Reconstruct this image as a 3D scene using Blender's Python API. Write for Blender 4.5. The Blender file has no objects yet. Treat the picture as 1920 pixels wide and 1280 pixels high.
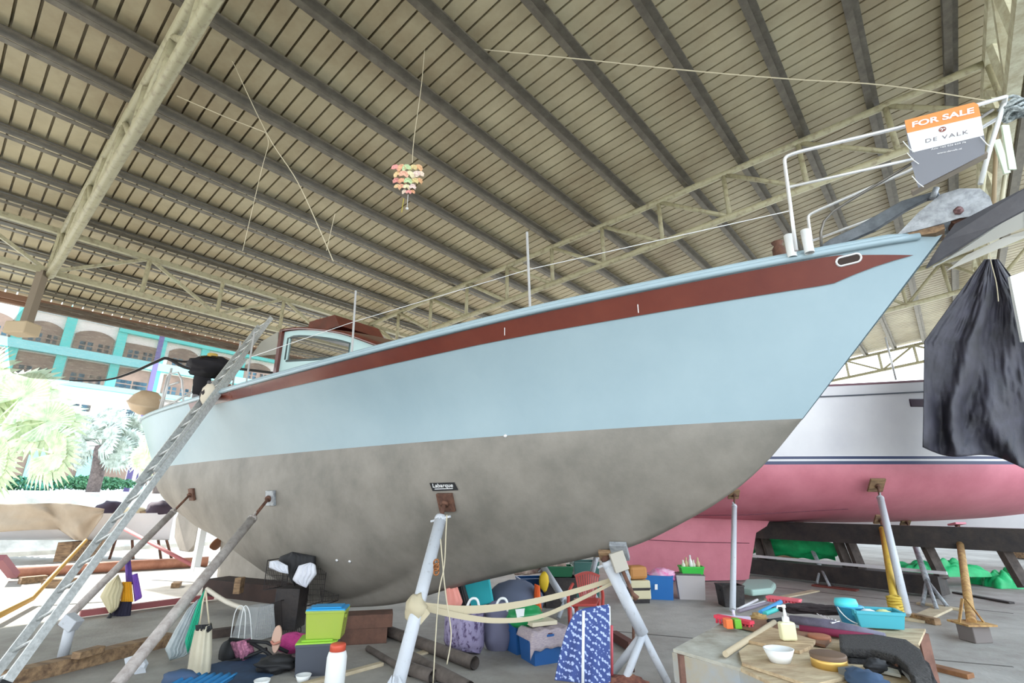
import bpy, bmesh, math, random
from mathutils import Vector as V, Matrix, noise
from mathutils.bvhtree import BVHTree
random.seed(7)
SC = bpy.context.scene
COL = SC.collection
# ---------------------------------------------------------------- camera
F = 920.0; PIT = math.radians(18.2); ZC = 1.55
cam = bpy.data.cameras.new('camera'); cam.sensor_width = 36; cam.lens = F/1920*36
cam.clip_start = .05; cam.clip_end = 500
co = bpy.data.objects.new('camera', cam); COL.objects.link(co)
co.location = (0, 0, ZC); co.rotation_euler = (math.pi/2+PIT, 0, 0); SC.camera = co
CP, SP = math.cos(PIT), math.sin(PIT)
# shed axes: U along the purlins, W across them (towards the eave)
U = V((.65523, .75543, 0)); W = V((-.75543, .65523, 0))
# ---------------------------------------------------------------- light
world = bpy.data.worlds.new('sky'); SC.world = world; world.use_nodes = True
nt = world.node_tree; nt.nodes.clear()
out = nt.nodes.new('ShaderNodeOutputWorld'); bg = nt.nodes.new('ShaderNodeBackground')
tc = nt.nodes.new('ShaderNodeTexCoord'); sx = nt.nodes.new('ShaderNodeSeparateXYZ')
rp = nt.nodes.new('ShaderNodeValToRGB')
nt.links.new(tc.outputs['Generated'], sx.inputs[0]); nt.links.new(sx.outputs['Z'], rp.inputs[0])
rp.color_ramp.elements[0].position = 0.0; rp.color_ramp.elements[0].color = (.95, .98, 1, 1)
rp.color_ramp.elements[1].position = .7; rp.color_ramp.elements[1].color = (.62, .8, 1, 1)
nt.links.new(rp.outputs[0], bg.inputs[0]); bg.inputs[1].default_value = 2.6
nt.links.new(bg.outputs[0], out.inputs[0])
sun = bpy.data.lights.new('sun', 'SUN'); sun.energy = 9; sun.angle = math.radians(.6); sun.color = (1, .95, .86)
so = bpy.data.objects.new('sun', sun); COL.objects.link(so)
tosun = (W*1.0 - U*.35 + V((0, 0, .737))).normalized()
so.rotation_euler = tosun.to_track_quat('Z', 'Y').to_euler(); so.location = (0, 0, 30)
SC.view_settings.view_transform = 'Standard'; SC.view_settings.look = 'None'
SC.view_settings.gamma = 1; SC.view_settings.exposure = 0.7; SC.view_settings.use_curve_mapping = False

# ---------------------------------------------------------------- helpers
def ray(x, y):
    a = (x-960)/F; b = (640-y)/F
    return V((a, CP-b*SP, SP+b*CP))
C0 = V((0, 0, ZC))
def G(x, y, z=0.0):                 # point of a horizontal plane seen at a pixel of the 1920x1280 frame
    d = ray(x, y); return C0+d*((z-ZC)/d.z)
def D(x, y, Y):                     # point at forward distance Y
    d = ray(x, y); return C0+d*(Y/d.y)
def PL(x, y, p, nrm):               # point on the plane (p, nrm)
    d = ray(x, y); return C0+d*((V(p)-C0).dot(V(nrm))/d.dot(V(nrm)))
def srgb(r, g, b):
    f = lambda c: (c/255/12.92) if c/255 <= .04045 else ((c/255+.055)/1.055)**2.4
    return (f(r), f(g), f(b), 1)
MATS = {}
def mat(name, c1, rough=.6, metal=0, c2=None, scale=6, bump=0, bscale=None, alpha=1, trans=0, stretch=None, lo=.35, hi=.65, coat=0, subsurf=0):
    if name in MATS: return MATS[name]
    m = bpy.data.materials.new(name); m.use_nodes = True; t = m.node_tree
    b = t.nodes['Principled BSDF']; L = t.links.new
    b.inputs['Roughness'].default_value = rough; b.inputs['Metallic'].default_value = metal
    b.inputs['Base Color'].default_value = srgb(*c1)
    if trans: b.inputs['Transmission Weight'].default_value = trans
    if coat: b.inputs['Coat Weight'].default_value = coat; b.inputs['Coat Roughness'].default_value = .15
    if alpha < 1: b.inputs['Alpha'].default_value = alpha
    tc = t.nodes.new('ShaderNodeTexCoord'); mp = t.nodes.new('ShaderNodeMapping'); L(tc.outputs['Object'], mp.inputs[0])
    if stretch: mp.inputs['Scale'].default_value = stretch
    if c2:
        n = t.nodes.new('ShaderNodeTexNoise'); n.inputs['Scale'].default_value = scale; n.inputs['Detail'].default_value = 6
        n.inputs['Roughness'].default_value = .65
        r = t.nodes.new('ShaderNodeValToRGB'); r.color_ramp.elements[0].position = lo; r.color_ramp.elements[1].position = hi
        r.color_ramp.elements[0].color = srgb(*c2); r.color_ramp.elements[1].color = srgb(*c1)
        L(mp.outputs[0], n.inputs['Vector']); L(n.outputs['Fac'], r.inputs[0]); L(r.outputs[0], b.inputs['Base Color'])
    if bump:
        n2 = t.nodes.new('ShaderNodeTexNoise'); n2.inputs['Scale'].default_value = bscale or scale*4; n2.inputs['Detail'].default_value = 5
        bp = t.nodes.new('ShaderNodeBump'); bp.inputs['Strength'].default_value = bump; bp.inputs['Distance'].default_value = .02
        L(mp.outputs[0], n2.inputs['Vector']); L(n2.outputs['Fac'], bp.inputs['Height']); L(bp.outputs[0], b.inputs['Normal'])
    MATS[name] = m; return m

class MB:
    def __init__(s): s.b = bmesh.new(); s.m = []
    def face(s, pts, mi=0):
        f = s.b.faces.new([s.b.verts.new(V(p)) for p in pts]); f.material_index = mi; return s
    def box(s, c, size, rot=None, mi=0):
        M = rot.to_4x4() if rot is not None else Matrix.Identity(4)
        M = Matrix.Translation(V(c)) @ M @ Matrix.Diagonal((size[0], size[1], size[2], 1))
        r = bmesh.ops.create_cube(s.b, size=1, matrix=M)
        for v in r['verts']:
            for f in v.link_faces: f.material_index = mi
        return s
    def beam(s, a, b, w, h, up=V((0, 0, 1)), mi=0):       # rectangular bar from a to b
        a = V(a); b = V(b); d = b-a; z = d.normalized(); x = V(up).cross(z)
        if x.length < 1e-4: x = V((1, 0, 0)).cross(z)
        x.normalize(); y = z.cross(x)
        R = Matrix((x, y, z)).transposed()
        return s.box((a+b)/2, (w, h, d.length), R, mi)
    def tube(s, pts, r, n=8, cap=True, mi=0):
        pts = [V(p) for p in pts]; rs = r if isinstance(r, (list, tuple)) else [r]*len(pts)
        prev = None; rings = []
        for i, p in enumerate(pts):
            t = (pts[min(i+1, len(pts)-1)]-pts[max(i-1, 0)])
            if t.length < 1e-7: t = V((0, 0, 1))
            t.normalize()
            if prev is None:
                x = t.orthogonal().normalized()
            else:
                x = prev-t*prev.dot(t)
                x = x.normalized() if x.length > 1e-5 else t.orthogonal().normalized()
            prev = x; y = t.cross(x)
            rings.append([s.b.verts.new(p+(x*math.cos(2*math.pi*k/n)+y*math.sin(2*math.pi*k/n))*rs[i]) for k in range(n)])
        for i in range(len(rings)-1):
            for k in range(n):
                f = s.b.faces.new((rings[i][k], rings[i][(k+1) % n], rings[i+1][(k+1) % n], rings[i+1][k])); f.smooth = n > 5; f.material_index = mi
        if cap and rs[0] > 0 and n > 2:
            s.b.faces.new(rings[0][::-1]).material_index = mi; s.b.faces.new(rings[-1]).material_index = mi
        return s
    def lathe(s, c, prof, n=20, axis=V((0, 0, 1)), mi=0, smooth=True, sx=1, sy=1, rot=0):   # prof: (r, h) list
        axis = V(axis).normalized(); x = (V((1, 0, 0)) if abs(axis.z) > .99 else axis.orthogonal().normalized()); y = axis.cross(x)
        x, y = x*math.cos(rot)+y*math.sin(rot), y*math.cos(rot)-x*math.sin(rot)
        rings = []
        for r, h in prof:
            if r < 1e-6: rings.append([s.b.verts.new(V(c)+axis*h)])
            else: rings.append([s.b.verts.new(V(c)+axis*h+x*(math.cos(2*math.pi*k/n)*r*sx)+y*(math.sin(2*math.pi*k/n)*r*sy)) for k in range(n)])
        for A, B in zip(rings, rings[1:]):
            for k in range(n):
                k2 = (k+1) % n
                if len(A) == 1 and len(B) == 1: break
                if len(A) == 1: f = s.b.faces.new((A[0], B[k2], B[k]))
                elif len(B) == 1: f = s.b.faces.new((A[k], A[k2], B[0]))
                else: f = s.b.faces.new((A[k], A[k2], B[k2], B[k]))
                f.smooth = smooth; f.material_index = mi
        return s
    def prism(s, poly, depth, mi=0):       # poly: list of 3D points, extruded by vector depth
        a = [s.b.verts.new(V(p)) for p in poly]; b = [s.b.verts.new(V(p)+V(depth)) for p in poly]
        n = len(a); s.b.faces.new(a[::-1]).material_index = mi; s.b.faces.new(b).material_index = mi
        for i in range(n):
            s.b.faces.new((a[i], a[(i+1) % n], b[(i+1) % n], b[i])).material_index = mi
        return s
    def grid(s, fn, nu, nv, smooth=True, mi=0, closeu=False):
        g = [[s.b.verts.new(V(fn(i/nu, j/nv))) for j in range(nv+1)] for i in range(nu+(0 if closeu else 1))]
        m = len(g)
        for i in range(nu):
            for j in range(nv):
                try:
                    f = s.b.faces.new((g[i][j], g[(i+1) % m][j], g[(i+1) % m][j+1], g[i][j+1])); f.smooth = smooth; f.material_index = mi
                except ValueError: pass
        return s
    def blob(s, c, r, seg=12, amp=.15, freq=3, seed=0, rot=None, mi=0):
        res = bmesh.ops.create_uvsphere(s.b, u_segments=seg, v_segments=max(6, seg*2//3), radius=1)
        for v in res['verts']:
            p = v.co.copy(); k = 1+amp*noise.noise(p*freq+V((seed*7.1, seed*3.3, 0)))*1.6
            q = V((p.x*r[0]*k, p.y*r[1]*k, p.z*r[2]*k))
            if rot is not None: q = rot @ q
            v.co = q+V(c)
            for f in v.link_faces: f.smooth = True; f.material_index = mi
        return s

def tag(o, label=None, cat=None, group=None, kind=None):
    if label: o['label'] = label
    if cat: o['category'] = cat
    if group: o['group'] = group
    if kind: o['kind'] = kind
    return o
def build(name, mb, mats, parent=None, bevel=0, thick=0, sub=0, clean=False):
    me = bpy.data.meshes.new(name)
    if clean: bmesh.ops.remove_doubles(mb.b, verts=mb.b.verts, dist=1e-4)
    bmesh.ops.recalc_face_normals(mb.b, faces=mb.b.faces)
    root = parent
    off = V((0, 0, 0))
    while root is not None: off += root.location; root = root.parent
    if parent is None:            # a one-mesh thing gets its origin at its own base
        xs = [v.co for v in mb.b.verts]
        off = V(((min(p.x for p in xs)+max(p.x for p in xs))/2, (min(p.y for p in xs)+max(p.y for p in xs))/2, min(p.z for p in xs)))
    bmesh.ops.translate(mb.b, verts=mb.b.verts, vec=-off)
    mb.b.to_mesh(me); mb.b.free()
    o = bpy.data.objects.new(name, me); COL.objects.link(o)
    if parent is None: o.location = off
    else: o.parent = parent
    for m in (mats if isinstance(mats, (list, tuple)) else [mats]): me.materials.append(m)
    if bevel:
        md = o.modifiers.new('bevel', 'BEVEL'); md.width = bevel; md.segments = 2; md.limit_method = 'ANGLE'
    if thick:
        md = o.modifiers.new('thick', 'SOLIDIFY'); md.thickness = thick; md.offset = 0
    if sub:
        md = o.modifiers.new('sub', 'SUBSURF'); md.levels = sub; md.render_levels = sub
    return o
def thing(name, loc, label=None, cat=None, group=None, kind=None):
    o = bpy.data.objects.new(name, None); COL.objects.link(o); o.location = V(loc); o.empty_display_size = .2
    return tag(o, label, cat, group, kind)
def copy_tree(o, parent=None):
    c = o.copy(); COL.objects.link(c); c.parent = parent
    for ch in list(o.children): copy_tree(ch, c)
    return c
def interp(tab, x):
    # smooth (Catmull-Rom) interpolation through a table of (x, y)
    if x <= tab[0][0]: return tab[0][1]
    if x >= tab[-1][0]: return tab[-1][1]
    for i in range(len(tab)-1):
        if x <= tab[i+1][0]:
            x0, y0 = tab[i]; x1, y1 = tab[i+1]; t = (x-x0)/(x1-x0)
            def sl(j):
                if j <= 0: return (tab[1][1]-tab[0][1])/(tab[1][0]-tab[0][0])
                if j >= len(tab)-1: return (tab[-1][1]-tab[-2][1])/(tab[-1][0]-tab[-2][0])
                return (tab[j+1][1]-tab[j-1][1])/(tab[j+1][0]-tab[j-1][0])
            h = x1-x0; m0 = sl(i)*h; m1 = sl(i+1)*h
            return (2*t**3-3*t*t+1)*y0+(t**3-2*t*t+t)*m0+(-2*t**3+3*t*t)*y1+(t**3-t*t)*m1
def spline(pts, n=8):
    pts = [V(p) for p in pts]; outp = []
    for i in range(len(pts)-1):
        a = pts[max(i-1, 0)]; b = pts[i]; c = pts[i+1]; d = pts[min(i+2, len(pts)-1)]
        for k in range(n):
            t = k/n
            outp.append(.5*((2*b)+(c-a)*t+(2*a-5*b+4*c-d)*t*t+(3*b-a-3*c+d)*t**3))
    outp.append(pts[-1]); return outp

# ---------------------------------------------------------------- materials
M_roof = mat('roof_sheet', (186, 176, 146), .5, .0, (152, 138, 110), .55, lo=.35, hi=.65)
M_purlin = mat('purlin_steel', (112, 106, 94), .5, .2, (88, 82, 72), 5)
M_truss = mat('truss_paint', (166, 160, 130), .5, 0, (118, 106, 84), 9, bump=.1, lo=.25, hi=.5)
M_concrete = mat('concrete', (184, 181, 174), .75, 0, (132, 126, 118), .9, bump=.25, bscale=30, lo=.3, hi=.7)
M_blue = mat('topside_paint', (161, 182, 190), .3, 0, (152, 174, 183), .8)
M_grey = mat('underbody_primer', (144, 138, 129), .55, 0, (118, 114, 106), 1.4, bump=.04, bscale=60)
M_brown = mat('sheer_stripe', (118, 56, 42), .22, 0, (104, 46, 36), 1.5, coat=.6)
M_white = mat('white_paint', (232, 234, 232), .4)
M_galv = mat('galvanised', (178, 182, 186), .5, .25, (130, 134, 138), 14, bump=.15)
M_steel = mat('stainless', (225, 225, 225), .3, .35)
M_rust = mat('rust', (118, 82, 64), .8, 0, (78, 52, 42), 14, bump=.3)
M_pink = mat('pink_antifoul', (214, 132, 146), .55, 0, (198, 116, 130), 1.3, bump=.03, bscale=40)
M_gel = mat('white_gelcoat', (222, 220, 222), .3, 0, (210, 208, 212), .7)
M_black = mat('black_paint', (34, 32, 34), .6, 0, (58, 50, 46), 5, bump=.3)
M_navy = mat('navy', (46, 58, 96), .4)
M_wood = mat('weathered_wood', (164, 134, 100), .8, 0, (98, 76, 58), 3, bump=.5, stretch=(1, 6, 6))
M_rope = mat('rope', (196, 186, 160), .9)
M_dark = mat('dark_rubber', (30, 30, 32), .7)

# ================================================================ the shed (setting)
Z0 = ZC+7.3; SL = .088
def roofz(w): return Z0-SL*w
def R(u, w, dz=0): return U*u+W*w+V((0, 0, roofz(w)+dz))
def roofhit(x, y):
    d = ray(x, y); t = 7.3/(d.z+SL*d.dot(W)); P = d*t; return P.dot(U), P.dot(W)
u0, u1, w0, w1 = -16.0, 29.4, -5.5, 19.1
mb = MB(); pitch = .242; u = u0
while u < u1:
    a = u+.035; b = u+pitch
    prof = [(u, .0), (u+.003, .1), (u+.031, .1), (a, 0), (b, 0)]
    for (p, hp), (q, hq) in zip(prof, prof[1:]):
        mb.face([R(p, w0, hp), R(q, w0, hq), R(q, w1, hq), R(p, w1, hp)])
    u = b
build('ceiling', mb, M_roof)['kind'] = 'structure'
i = -14
while .86+1.155*i < w1:
    w = .86+1.155*i; i += 1
    if w < w0: continue
    mb = MB(); T = .1
    mb.beam(R(u0, w, -.115), R(u1, w, -.115), .03, .2, up=W)      # web
    mb.beam(R(u0, w+.045, -.215), R(u1, w+.045, -.215), .012, .11, up=W)
    mb.beam(R(u0, w+.04, -.012), R(u1, w+.04, -.012), .01, .08, up=W)
    tag(build('roof_purlin', mb, M_purlin), kind='structure')
mb = MB(); mb.beam(R(u0, w1, -.18), R(u1, w1, -.18), .14, .22)
mb.beam(R(u0, w1-.25, -.16), R(u1, w1-.25, -.16), .05, .16)
tag(build('trim_1', mb, mat('eave_gutter', (128, 96, 76), .6)), kind='structure')

def truss(name, A, B, depth, nb, r=.055, rw=.035, flip=False, square=False, m=None):
    mt_ = m or M_truss
    A = V(A); B = V(B); dn = V((0, 0, -depth))
    t = thing(name, (A+B)/2+dn, kind='structure')
    for s0, s1 in ((A, B), (A+dn, B+dn)):
        k_ = MB()
        if square: k_.beam(s0, s1, r*2, r*2)
        else: k_.tube([s0, s1], r, 10)
        build('chord', k_, mt_, t)
    for k in range(nb+1):
        p = A.lerp(B, k/nb); k_ = MB()
        (k_.beam(p, p+dn, rw*2, rw*2) if square else k_.tube([p, p+dn], rw, 8)); build('web_post', k_, mt_, t)
        if k < nb:
            q = A.lerp(B, (k+1)/nb); k_ = MB()
            a, b = (p, q+dn) if flip or k % 2 == 0 else (p+dn, q)
            (k_.beam(a, b, rw*2, rw*2) if square else k_.tube([a, b], rw, 8)); build('web_diagonal', k_, mt_, t)
    return t
# the near truss (upper left), the far truss behind the boat, eave truss, near-side long truss, far trusses
truss('roof_truss', R(.74, 14, -.3), R(.98, -1.9, -.3), 1.05, 14, .085, .05)
truss('roof_truss', R(8.7, 14, -.3), R(10.25, -1.9, -.3), 1.05, 11, .07, .05, flip=True)
truss('roof_truss', R(18.6, 14, -.3), R(19.3, -5.4, -.3), 1.05, 18, .075, .05)
truss('eave_truss', R(-14.5, 14, -.3), R(29.4, 14, -.3), .98, 26, .06, .035, square=True)
truss('longitudinal_truss', R(-2, -1.93, -.3), R(29.4, -1.93, -.3), 1.05, 24, .085, .06, square=True, m=mat('pale_truss_paint', (206, 204, 178), .5, 0, (170, 160, 130), 6))
truss('gable_truss', R(29.2, 14, -.2), R(29.2, -5.4, -.2), .85, 14, .06, .04, square=True)
# floor
mb = MB(); mb.face([(-14, -12, 0), (70, -12, 0), (70, 70, 0), (-14, 70, 0)])
fl = MB()
c = [U*-20+W*-12, U*34+W*-12, U*34+W*22, U*-20+W*22]
fl.prism([p-V((0, 0, .3)) for p in c], (0, 0, .3))
build('floor', fl, M_concrete)['kind'] = 'structure'
gd = MB(); gd.face([(-120, -60, -.32), (140, -60, -.32), (140, 160, -.32), (-120, 160, -.32)])
tag(build('ground', gd, mat('yard_ground', (214, 208, 196), .9, 0, (186, 180, 168), .3)), kind='structure')

# ================================================================ the sailing yacht
B0 = G(1505, 785, 2.2); B0.z = 0
AX = V((-.78087, .624695, 0)); NX = V((-.624695, -.78087, 0))    # aft, starboard (towards the camera)
def HB(s, y, z): return B0+AX*s+NX*y+V((0, 0, z))
LW, LT0, LT1 = 12.7, -1.17, 13.45
YW = [(0, .015), (.46, .19), (1.23, .41), (2.56, .70), (4.26, .94), (6.12, 1.12), (7.6, 1.21), (9, 1.25), (10.6, 1.24), (11.4, 1.12), (12, .92), (12.4, .65), (12.62, .35), (12.7, .02)]
YT = [(-1.17, .03), (-.8, .2), (0, .5), (1, .85), (2, 1.13), (3.5, 1.42), (5, 1.6), (6.5, 1.68), (8.5, 1.68), (10, 1.62), (11.4, 1.5), (12.4, 1.28), (12.95, .96), (13.25, .6), (13.45, .02)]
ZT = [(-1.17, 3.5), (0, 3.42), (1, 3.345), (2, 3.285), (3.5, 3.205), (5, 3.155), (6.5, 3.14), (8.5, 3.15), (10.3, 3.19), (11.5, 3.22), (13.8, 3.3)]
ZB = [(0, 2.2), (.31, 1.88), (.6, 1.65), (.98, 1.43), (1.62, 1.15), (3.04, .81), (4.0, .57), (4.9, .32), (5.8, .18), (6.7, .12), (8, .12), (10.1, .16)]
ZK = [(0, 2.2), (.6, 1.66), (1.2, 1.38), (2, 1.14), (3.5, .72), (5, .38), (6.3, .26), (7.4, .38), (8.2, .56), (9.2, .82), (10.2, 1.0), (10.9, 1.14), (11.6, 1.38), (12.2, 1.72), (12.7, 2.19)]
def zkeel(s): return interp(ZB, s) if s < 10.15 else interp(ZK, s)
def wl(tau): s = tau*LW; return s, max(.0, interp(YW, s)), 2.2
def tp(tau): s = LT0+tau*(LT1-LT0); return s, max(.0, interp(YT, s)), interp(ZT, s)
def topside(tau, lam):
    a = wl(tau); b = tp(tau); k = lam
    fl = .10*math.sin(math.pi*k)*math.sin(math.pi*min(1, tau*1.6))*(1 if tau < .45 else max(-.6, 1-(tau-.45)*5))
    y = a[1]+(b[1]-a[1])*k-fl
    return (a[0]+(b[0]-a[0])*k, max(y, .005), a[2]+(b[2]-a[2])*k)
def under(tau, phi):
    s, yw, _ = wl(tau); zk = interp(ZK, s); zb = min(zkeel(s), zk)
    yk = min(.05+.11*min(1, max(0, (s-3)/3)), yw*.8) if s < 10.15 else .02
    if phi <= .7:
        t = phi/.7; th = t*math.pi/2
        y = yk+(yw-yk)*math.cos(th)**1.15; z = zk+(2.2-zk)*(1-math.sin(th)**1.0)
        if s > 1: z -= .0
    else:
        t = (phi-.7)/.3; z = zk+(zb-zk)*min(1, t*1.25); y = yk*(1-.35*t) if t < .8 else yk*.72*(1-(t-.8)/.2)
    yv = yw*(1-phi**1.7)**.9; zv = 2.2-(2.2-zb)*phi; b = min(1, max(0, (s-2.2)/4.2)); b = b*b*(3-2*b)
    return (s, max(yv+(y-yv)*b, 0), zv+(z-zv)*b)
boat = thing('sailing_yacht', HB(6, 0, 0), 'large pale blue sailing yacht with grey underbody and brown stripe, propped on jack stands', 'boat')
TAU = [0]+[(i/110)**1.15 for i in range(1, 111)]
for k, t in enumerate(TAU):
    if abs(t*LW-10.15) < .06: TAU[k] = 10.145/LW; TAU.insert(k+1, 10.16/LW); break
def surf(fn, lams, side):
    mb = MB(); g = [[mb.b.verts.new(HB(*[c if q != 1 else c*side for q, c in enumerate(fn(t, l))])) for l in lams] for t in TAU]
    for i in range(len(TAU)-1):
        for j in range(len(lams)-1):
            f = mb.b.faces.new((g[i][j], g[i+1][j], g[i+1][j+1], g[i][j+1])); f.smooth = True
    return mb
def merge(a, b):
    me = bpy.data.meshes.new('tmp'); b.b.to_mesh(me); b.b.free(); a.b.from_mesh(me); bpy.data.meshes.remove(me); return a
lt = [i/10 for i in range(11)]
mb = merge(surf(topside, lt, 1), surf(topside, lt, -1)); bmesh.ops.remove_doubles(mb.b, verts=mb.b.verts, dist=.012)
hull = build('hull_topsides', mb, M_blue, boat)
lu = [i/24 for i in range(25)]
mb = merge(surf(under, lu, 1), surf(under, lu, -1)); bmesh.ops.remove_doubles(mb.b, verts=mb.b.verts, dist=.006)
under_o = build('hull_underbody', mb, M_grey, boat); under_o['label'] = 'grey primed underbody and long keel'
# deck (slightly inside the sheer)
mb = MB()
def deckf(u, v):
    s, y, z = tp(.004+.992*u); q = (v*2-1)
    return HB(s, q*y*.985, z-.02+.05*(1-q*q))
mb.grid(deckf, 60, 8); build('deck', mb, mat('deck_paint', (206, 214, 214), .6), boat)
# waterline bead
# brown sheer stripe: a thin band standing off the topsides
def offs(p, d):
    return (p[0], p[1]+d, p[2])
def band(l_top, l_bot, ta, tb, d, name, m, side=1, ptip=.05):
    mb = MB(); n = 90
    def fn(u, v):
        tau = ta+(tb-ta)*u; lt_ = l_top(tau); lb_ = l_bot(tau)
        l = lb_+(lt_-lb_)*v
        p = topside(tau, l); return HB(p[0], (p[1]+d)*side, p[2])
    mb.grid(fn, n, 4); return build(name, mb, m, boat)
TIP = .006
def ltop(t): return .955-.085*max(0, 1-t/.045)
def lbot(t):
    b = .815+.03*t-.035*max(0,1-t/.25)
    if t < TIP+.03: b = b+(ltop(t)-b)*(1-(t-TIP)/.03)
    return b
for sd in (1, -1):
    band(ltop, lbot, TIP, .665, .012, 'sheer_stripe', M_brown, sd)
# rubbing strake above the stripe and cap rail
for sd in (1, -1):
    mb = MB(); mb.tube([HB(p[0], sd*(p[1]+.012), p[2]) for p in [topside(.01+.985*i/80, .982) for i in range(81)]], .028, 8)
    build('rubbing_strake', mb, M_blue, boat)
    mb = MB(); mb.tube([HB(p[0], sd*(p[1]-.03), p[2]+.012) for p in [tp(.012+.978*i/80) for i in range(81)]], [.01]+[.036]*79+[.01], 8)
    build('cap_rail', mb, M_blue, boat)
bv = BVHTree.FromObject(hull, bpy.context.evaluated_depsgraph_get())
bu = BVHTree.FromObject(under_o, bpy.context.evaluated_depsgraph_get())
OB = HB(6, 0, 0)
def onhull(x, y):
    d = ray(x, y).normalized(); best = None
    for t in (bv, bu):
        h = t.ray_cast(C0-OB, d)
        if h[0] is not None and (best is None or h[3] < best[2]): best = (h[0]+OB, h[1] if h[1].dot(d) < 0 else -h[1], h[3])
    return best

# ---- text as real lettering lying on a plane
def lettering(name, txt, o, xd, yd, h, m, parent, bold=0.0, space=1.0, depth=.002, width=None):
    cu = bpy.data.curves.new(name, 'FONT'); cu.body = txt; cu.size = 1; cu.extrude = 0; cu.offset = bold; cu.space_character = space
    cu.align_x = 'CENTER'; cu.align_y = 'CENTER'
    tmp = bpy.data.objects.new('tmp', cu); COL.objects.link(tmp)
    me = bpy.data.meshes.new_from_object(tmp.evaluated_get(bpy.context.evaluated_depsgraph_get()))
    bpy.data.objects.remove(tmp)
    xd = V(xd).normalized(); yd = V(yd); yd = (yd-xd*yd.dot(xd)).normalized(); nz = xd.cross(yd)
    xs = [v.co.x for v in me.vertices]; w0_ = max(xs)-min(xs); k = h/.72; kx = k if width is None else width/w0_
    off = V((0, 0, 0)); q = parent
    while q is not None: off += q.location; q = q.parent
    for v in me.vertices: v.co = V(o)-off+xd*(v.co.x*kx)+yd*(v.co.y*k)+nz*depth
    ob = bpy.data.objects.new(name, me); COL.objects.link(ob); ob.parent = parent; me.materials.append(m)
    return ob

# ---------------------------------------------------------------- doghouse, coaming, rails
def onS(x, y, off):                                   # pixel -> (s, z) on the fore-and-aft plane at offset off
    P = PL(x, y, HB(0, off, 0), NX); return (P-B0).dot(AX), P.z
M_glass = mat('window_glass', (60, 62, 62), .08, 0, alpha=.45)
M_brownwood = mat('varnished_brown', (104, 46, 36), .3, 0, (78, 34, 28), 4, coat=.3)
M_dogblue = mat('doghouse_paint', (178, 206, 206), .4)
dog = [onS(x, y, .95) for x, y in [(533, 622), (565, 619), (610, 622), (650, 629), (685, 641), (722, 655)]]
sA, sF = dog[0][0], dog[-1][0]
base = 3.2
for sd in (.95, -.95):
    mb = MB(); win = []
    top = lambda s: interp(sorted([(a, b) for a, b in dog]), s)
    w = [onS(x, y, .95) for x, y in [(541, 632), (655, 634), (655, 672), (541, 672)]]
    s_hi, s_lo = w[0][0], onS(657, 640, .95)[0]; zA_ = onS(545, 674, .95)[1]; zF_ = onS(657, 668, .95)[1]
    zbf = lambda s: max(3.02, zA_+(zF_-zA_)*(s_hi-s)/(s_hi-s_lo))
    N = 24
    for k in range(N):
        a = sF+(sA-sF)*k/N; b = sF+(sA-sF)*(k+1)/N
        ins = a > s_lo and b < s_hi
        if ins:
            for z_0, z_1 in ((lambda s: base-.25, zbf), (lambda s: top(s)-.09, top)):
                mb.prism([HB(a, sd, z_0(a)), HB(b, sd, z_0(b)), HB(b, sd, z_1(b)), HB(a, sd, z_1(a))], NX*-.03*(1 if sd > 0 else -1))
        else:
            mb.prism([HB(a, sd, base-.25), HB(b, sd, base-.25), HB(b, sd, top(b)), HB(a, sd, top(a))], NX*-.03*(1 if sd > 0 else -1))
    o = build('doghouse_side', mb, M_dogblue, boat)
    mb = MB(); mb.tube([HB(s_hi, sd, zA_+.03), HB(s_hi, sd, top(s_hi)-.12)]+[HB(s_hi+(s_lo-s_hi)*k/10, sd, top(s_hi+(s_lo-s_hi)*k/10)-.1) for k in range(1, 11)]+[HB(s_lo, sd, zbf(s_lo)+.02), HB((s_lo+s_hi)/2, sd, zbf((s_lo+s_hi)/2)), HB(s_hi-.05, sd, zA_)], .018, 6)
    build('window_frame', mb, mat('window_seal', (70, 84, 84), .5), o)
    mb = MB(); mb.face([HB(s_hi, sd-.015*(1 if sd > 0 else -1), zA_), HB(s_lo, sd-.015*(1 if sd > 0 else -1), zbf(s_lo))]+[HB(s_lo+(s_hi-s_lo)*k/8, sd-.015*(1 if sd > 0 else -1), top(s_lo+(s_hi-s_lo)*k/8)-.09) for k in range(9)])
    build('window_pane', mb, M_glass, o)
    mb = MB(); mb.beam(HB(sA+.03, sd, base-.1), HB(sA+.03, sd, top(sA)+.03), .09, .1, up=AX); build('corner_post', mb, M_brownwood, boat)
mb = MB()
def rooff(u, v):
    s = sA+.05+(sF-sA-.15)*u; q = v*2-1; return HB(s, q*1.0, interp(sorted(dog), s)+.02+.1*(1-q*q))
mb.grid(rooff, 20, 10); build('doghouse_roof', mb, M_brownwood, boat, thick=.04)
mb = MB(); h = onS(590, 606, .35); mb.prism([HB(h[0]+.05, .45, h[1]-.25), HB(h[0], .45, h[1]), HB(h[0]-.8, .45, h[1]-.06), HB(h[0]-1.0, .45, h[1]-.3)], NX*-.9)
build('sliding_hatch', mb, M_brownwood, boat)
mb = MB(); cz = onS(523, 668, 1.1)[1]
mb.beam(HB(sA, 1.1, 3.3), HB(sA+2.3, 1.05, 3.3), .06, .34, up=NX)
build('cockpit_coaming', mb, M_white, boat)
mb = MB(); mb.beam(HB(sA, -1.1, 3.3), HB(sA+2.3, -1.05, 3.3), .06, .34, up=NX); build('cockpit_coaming', mb, M_white, boat)
# grey canvas side screen aft of the doghouse
mb = MB(); a = [onS(x, y, .95) for x, y in [(521, 622), (490, 640), (470, 668), (521, 664)]]
mb.prism([HB(s, .95, z) for s, z in a], NX*-.02); build('side_screen', mb, mat('canvas_grey', (150, 148, 138), .8), boat)
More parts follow.
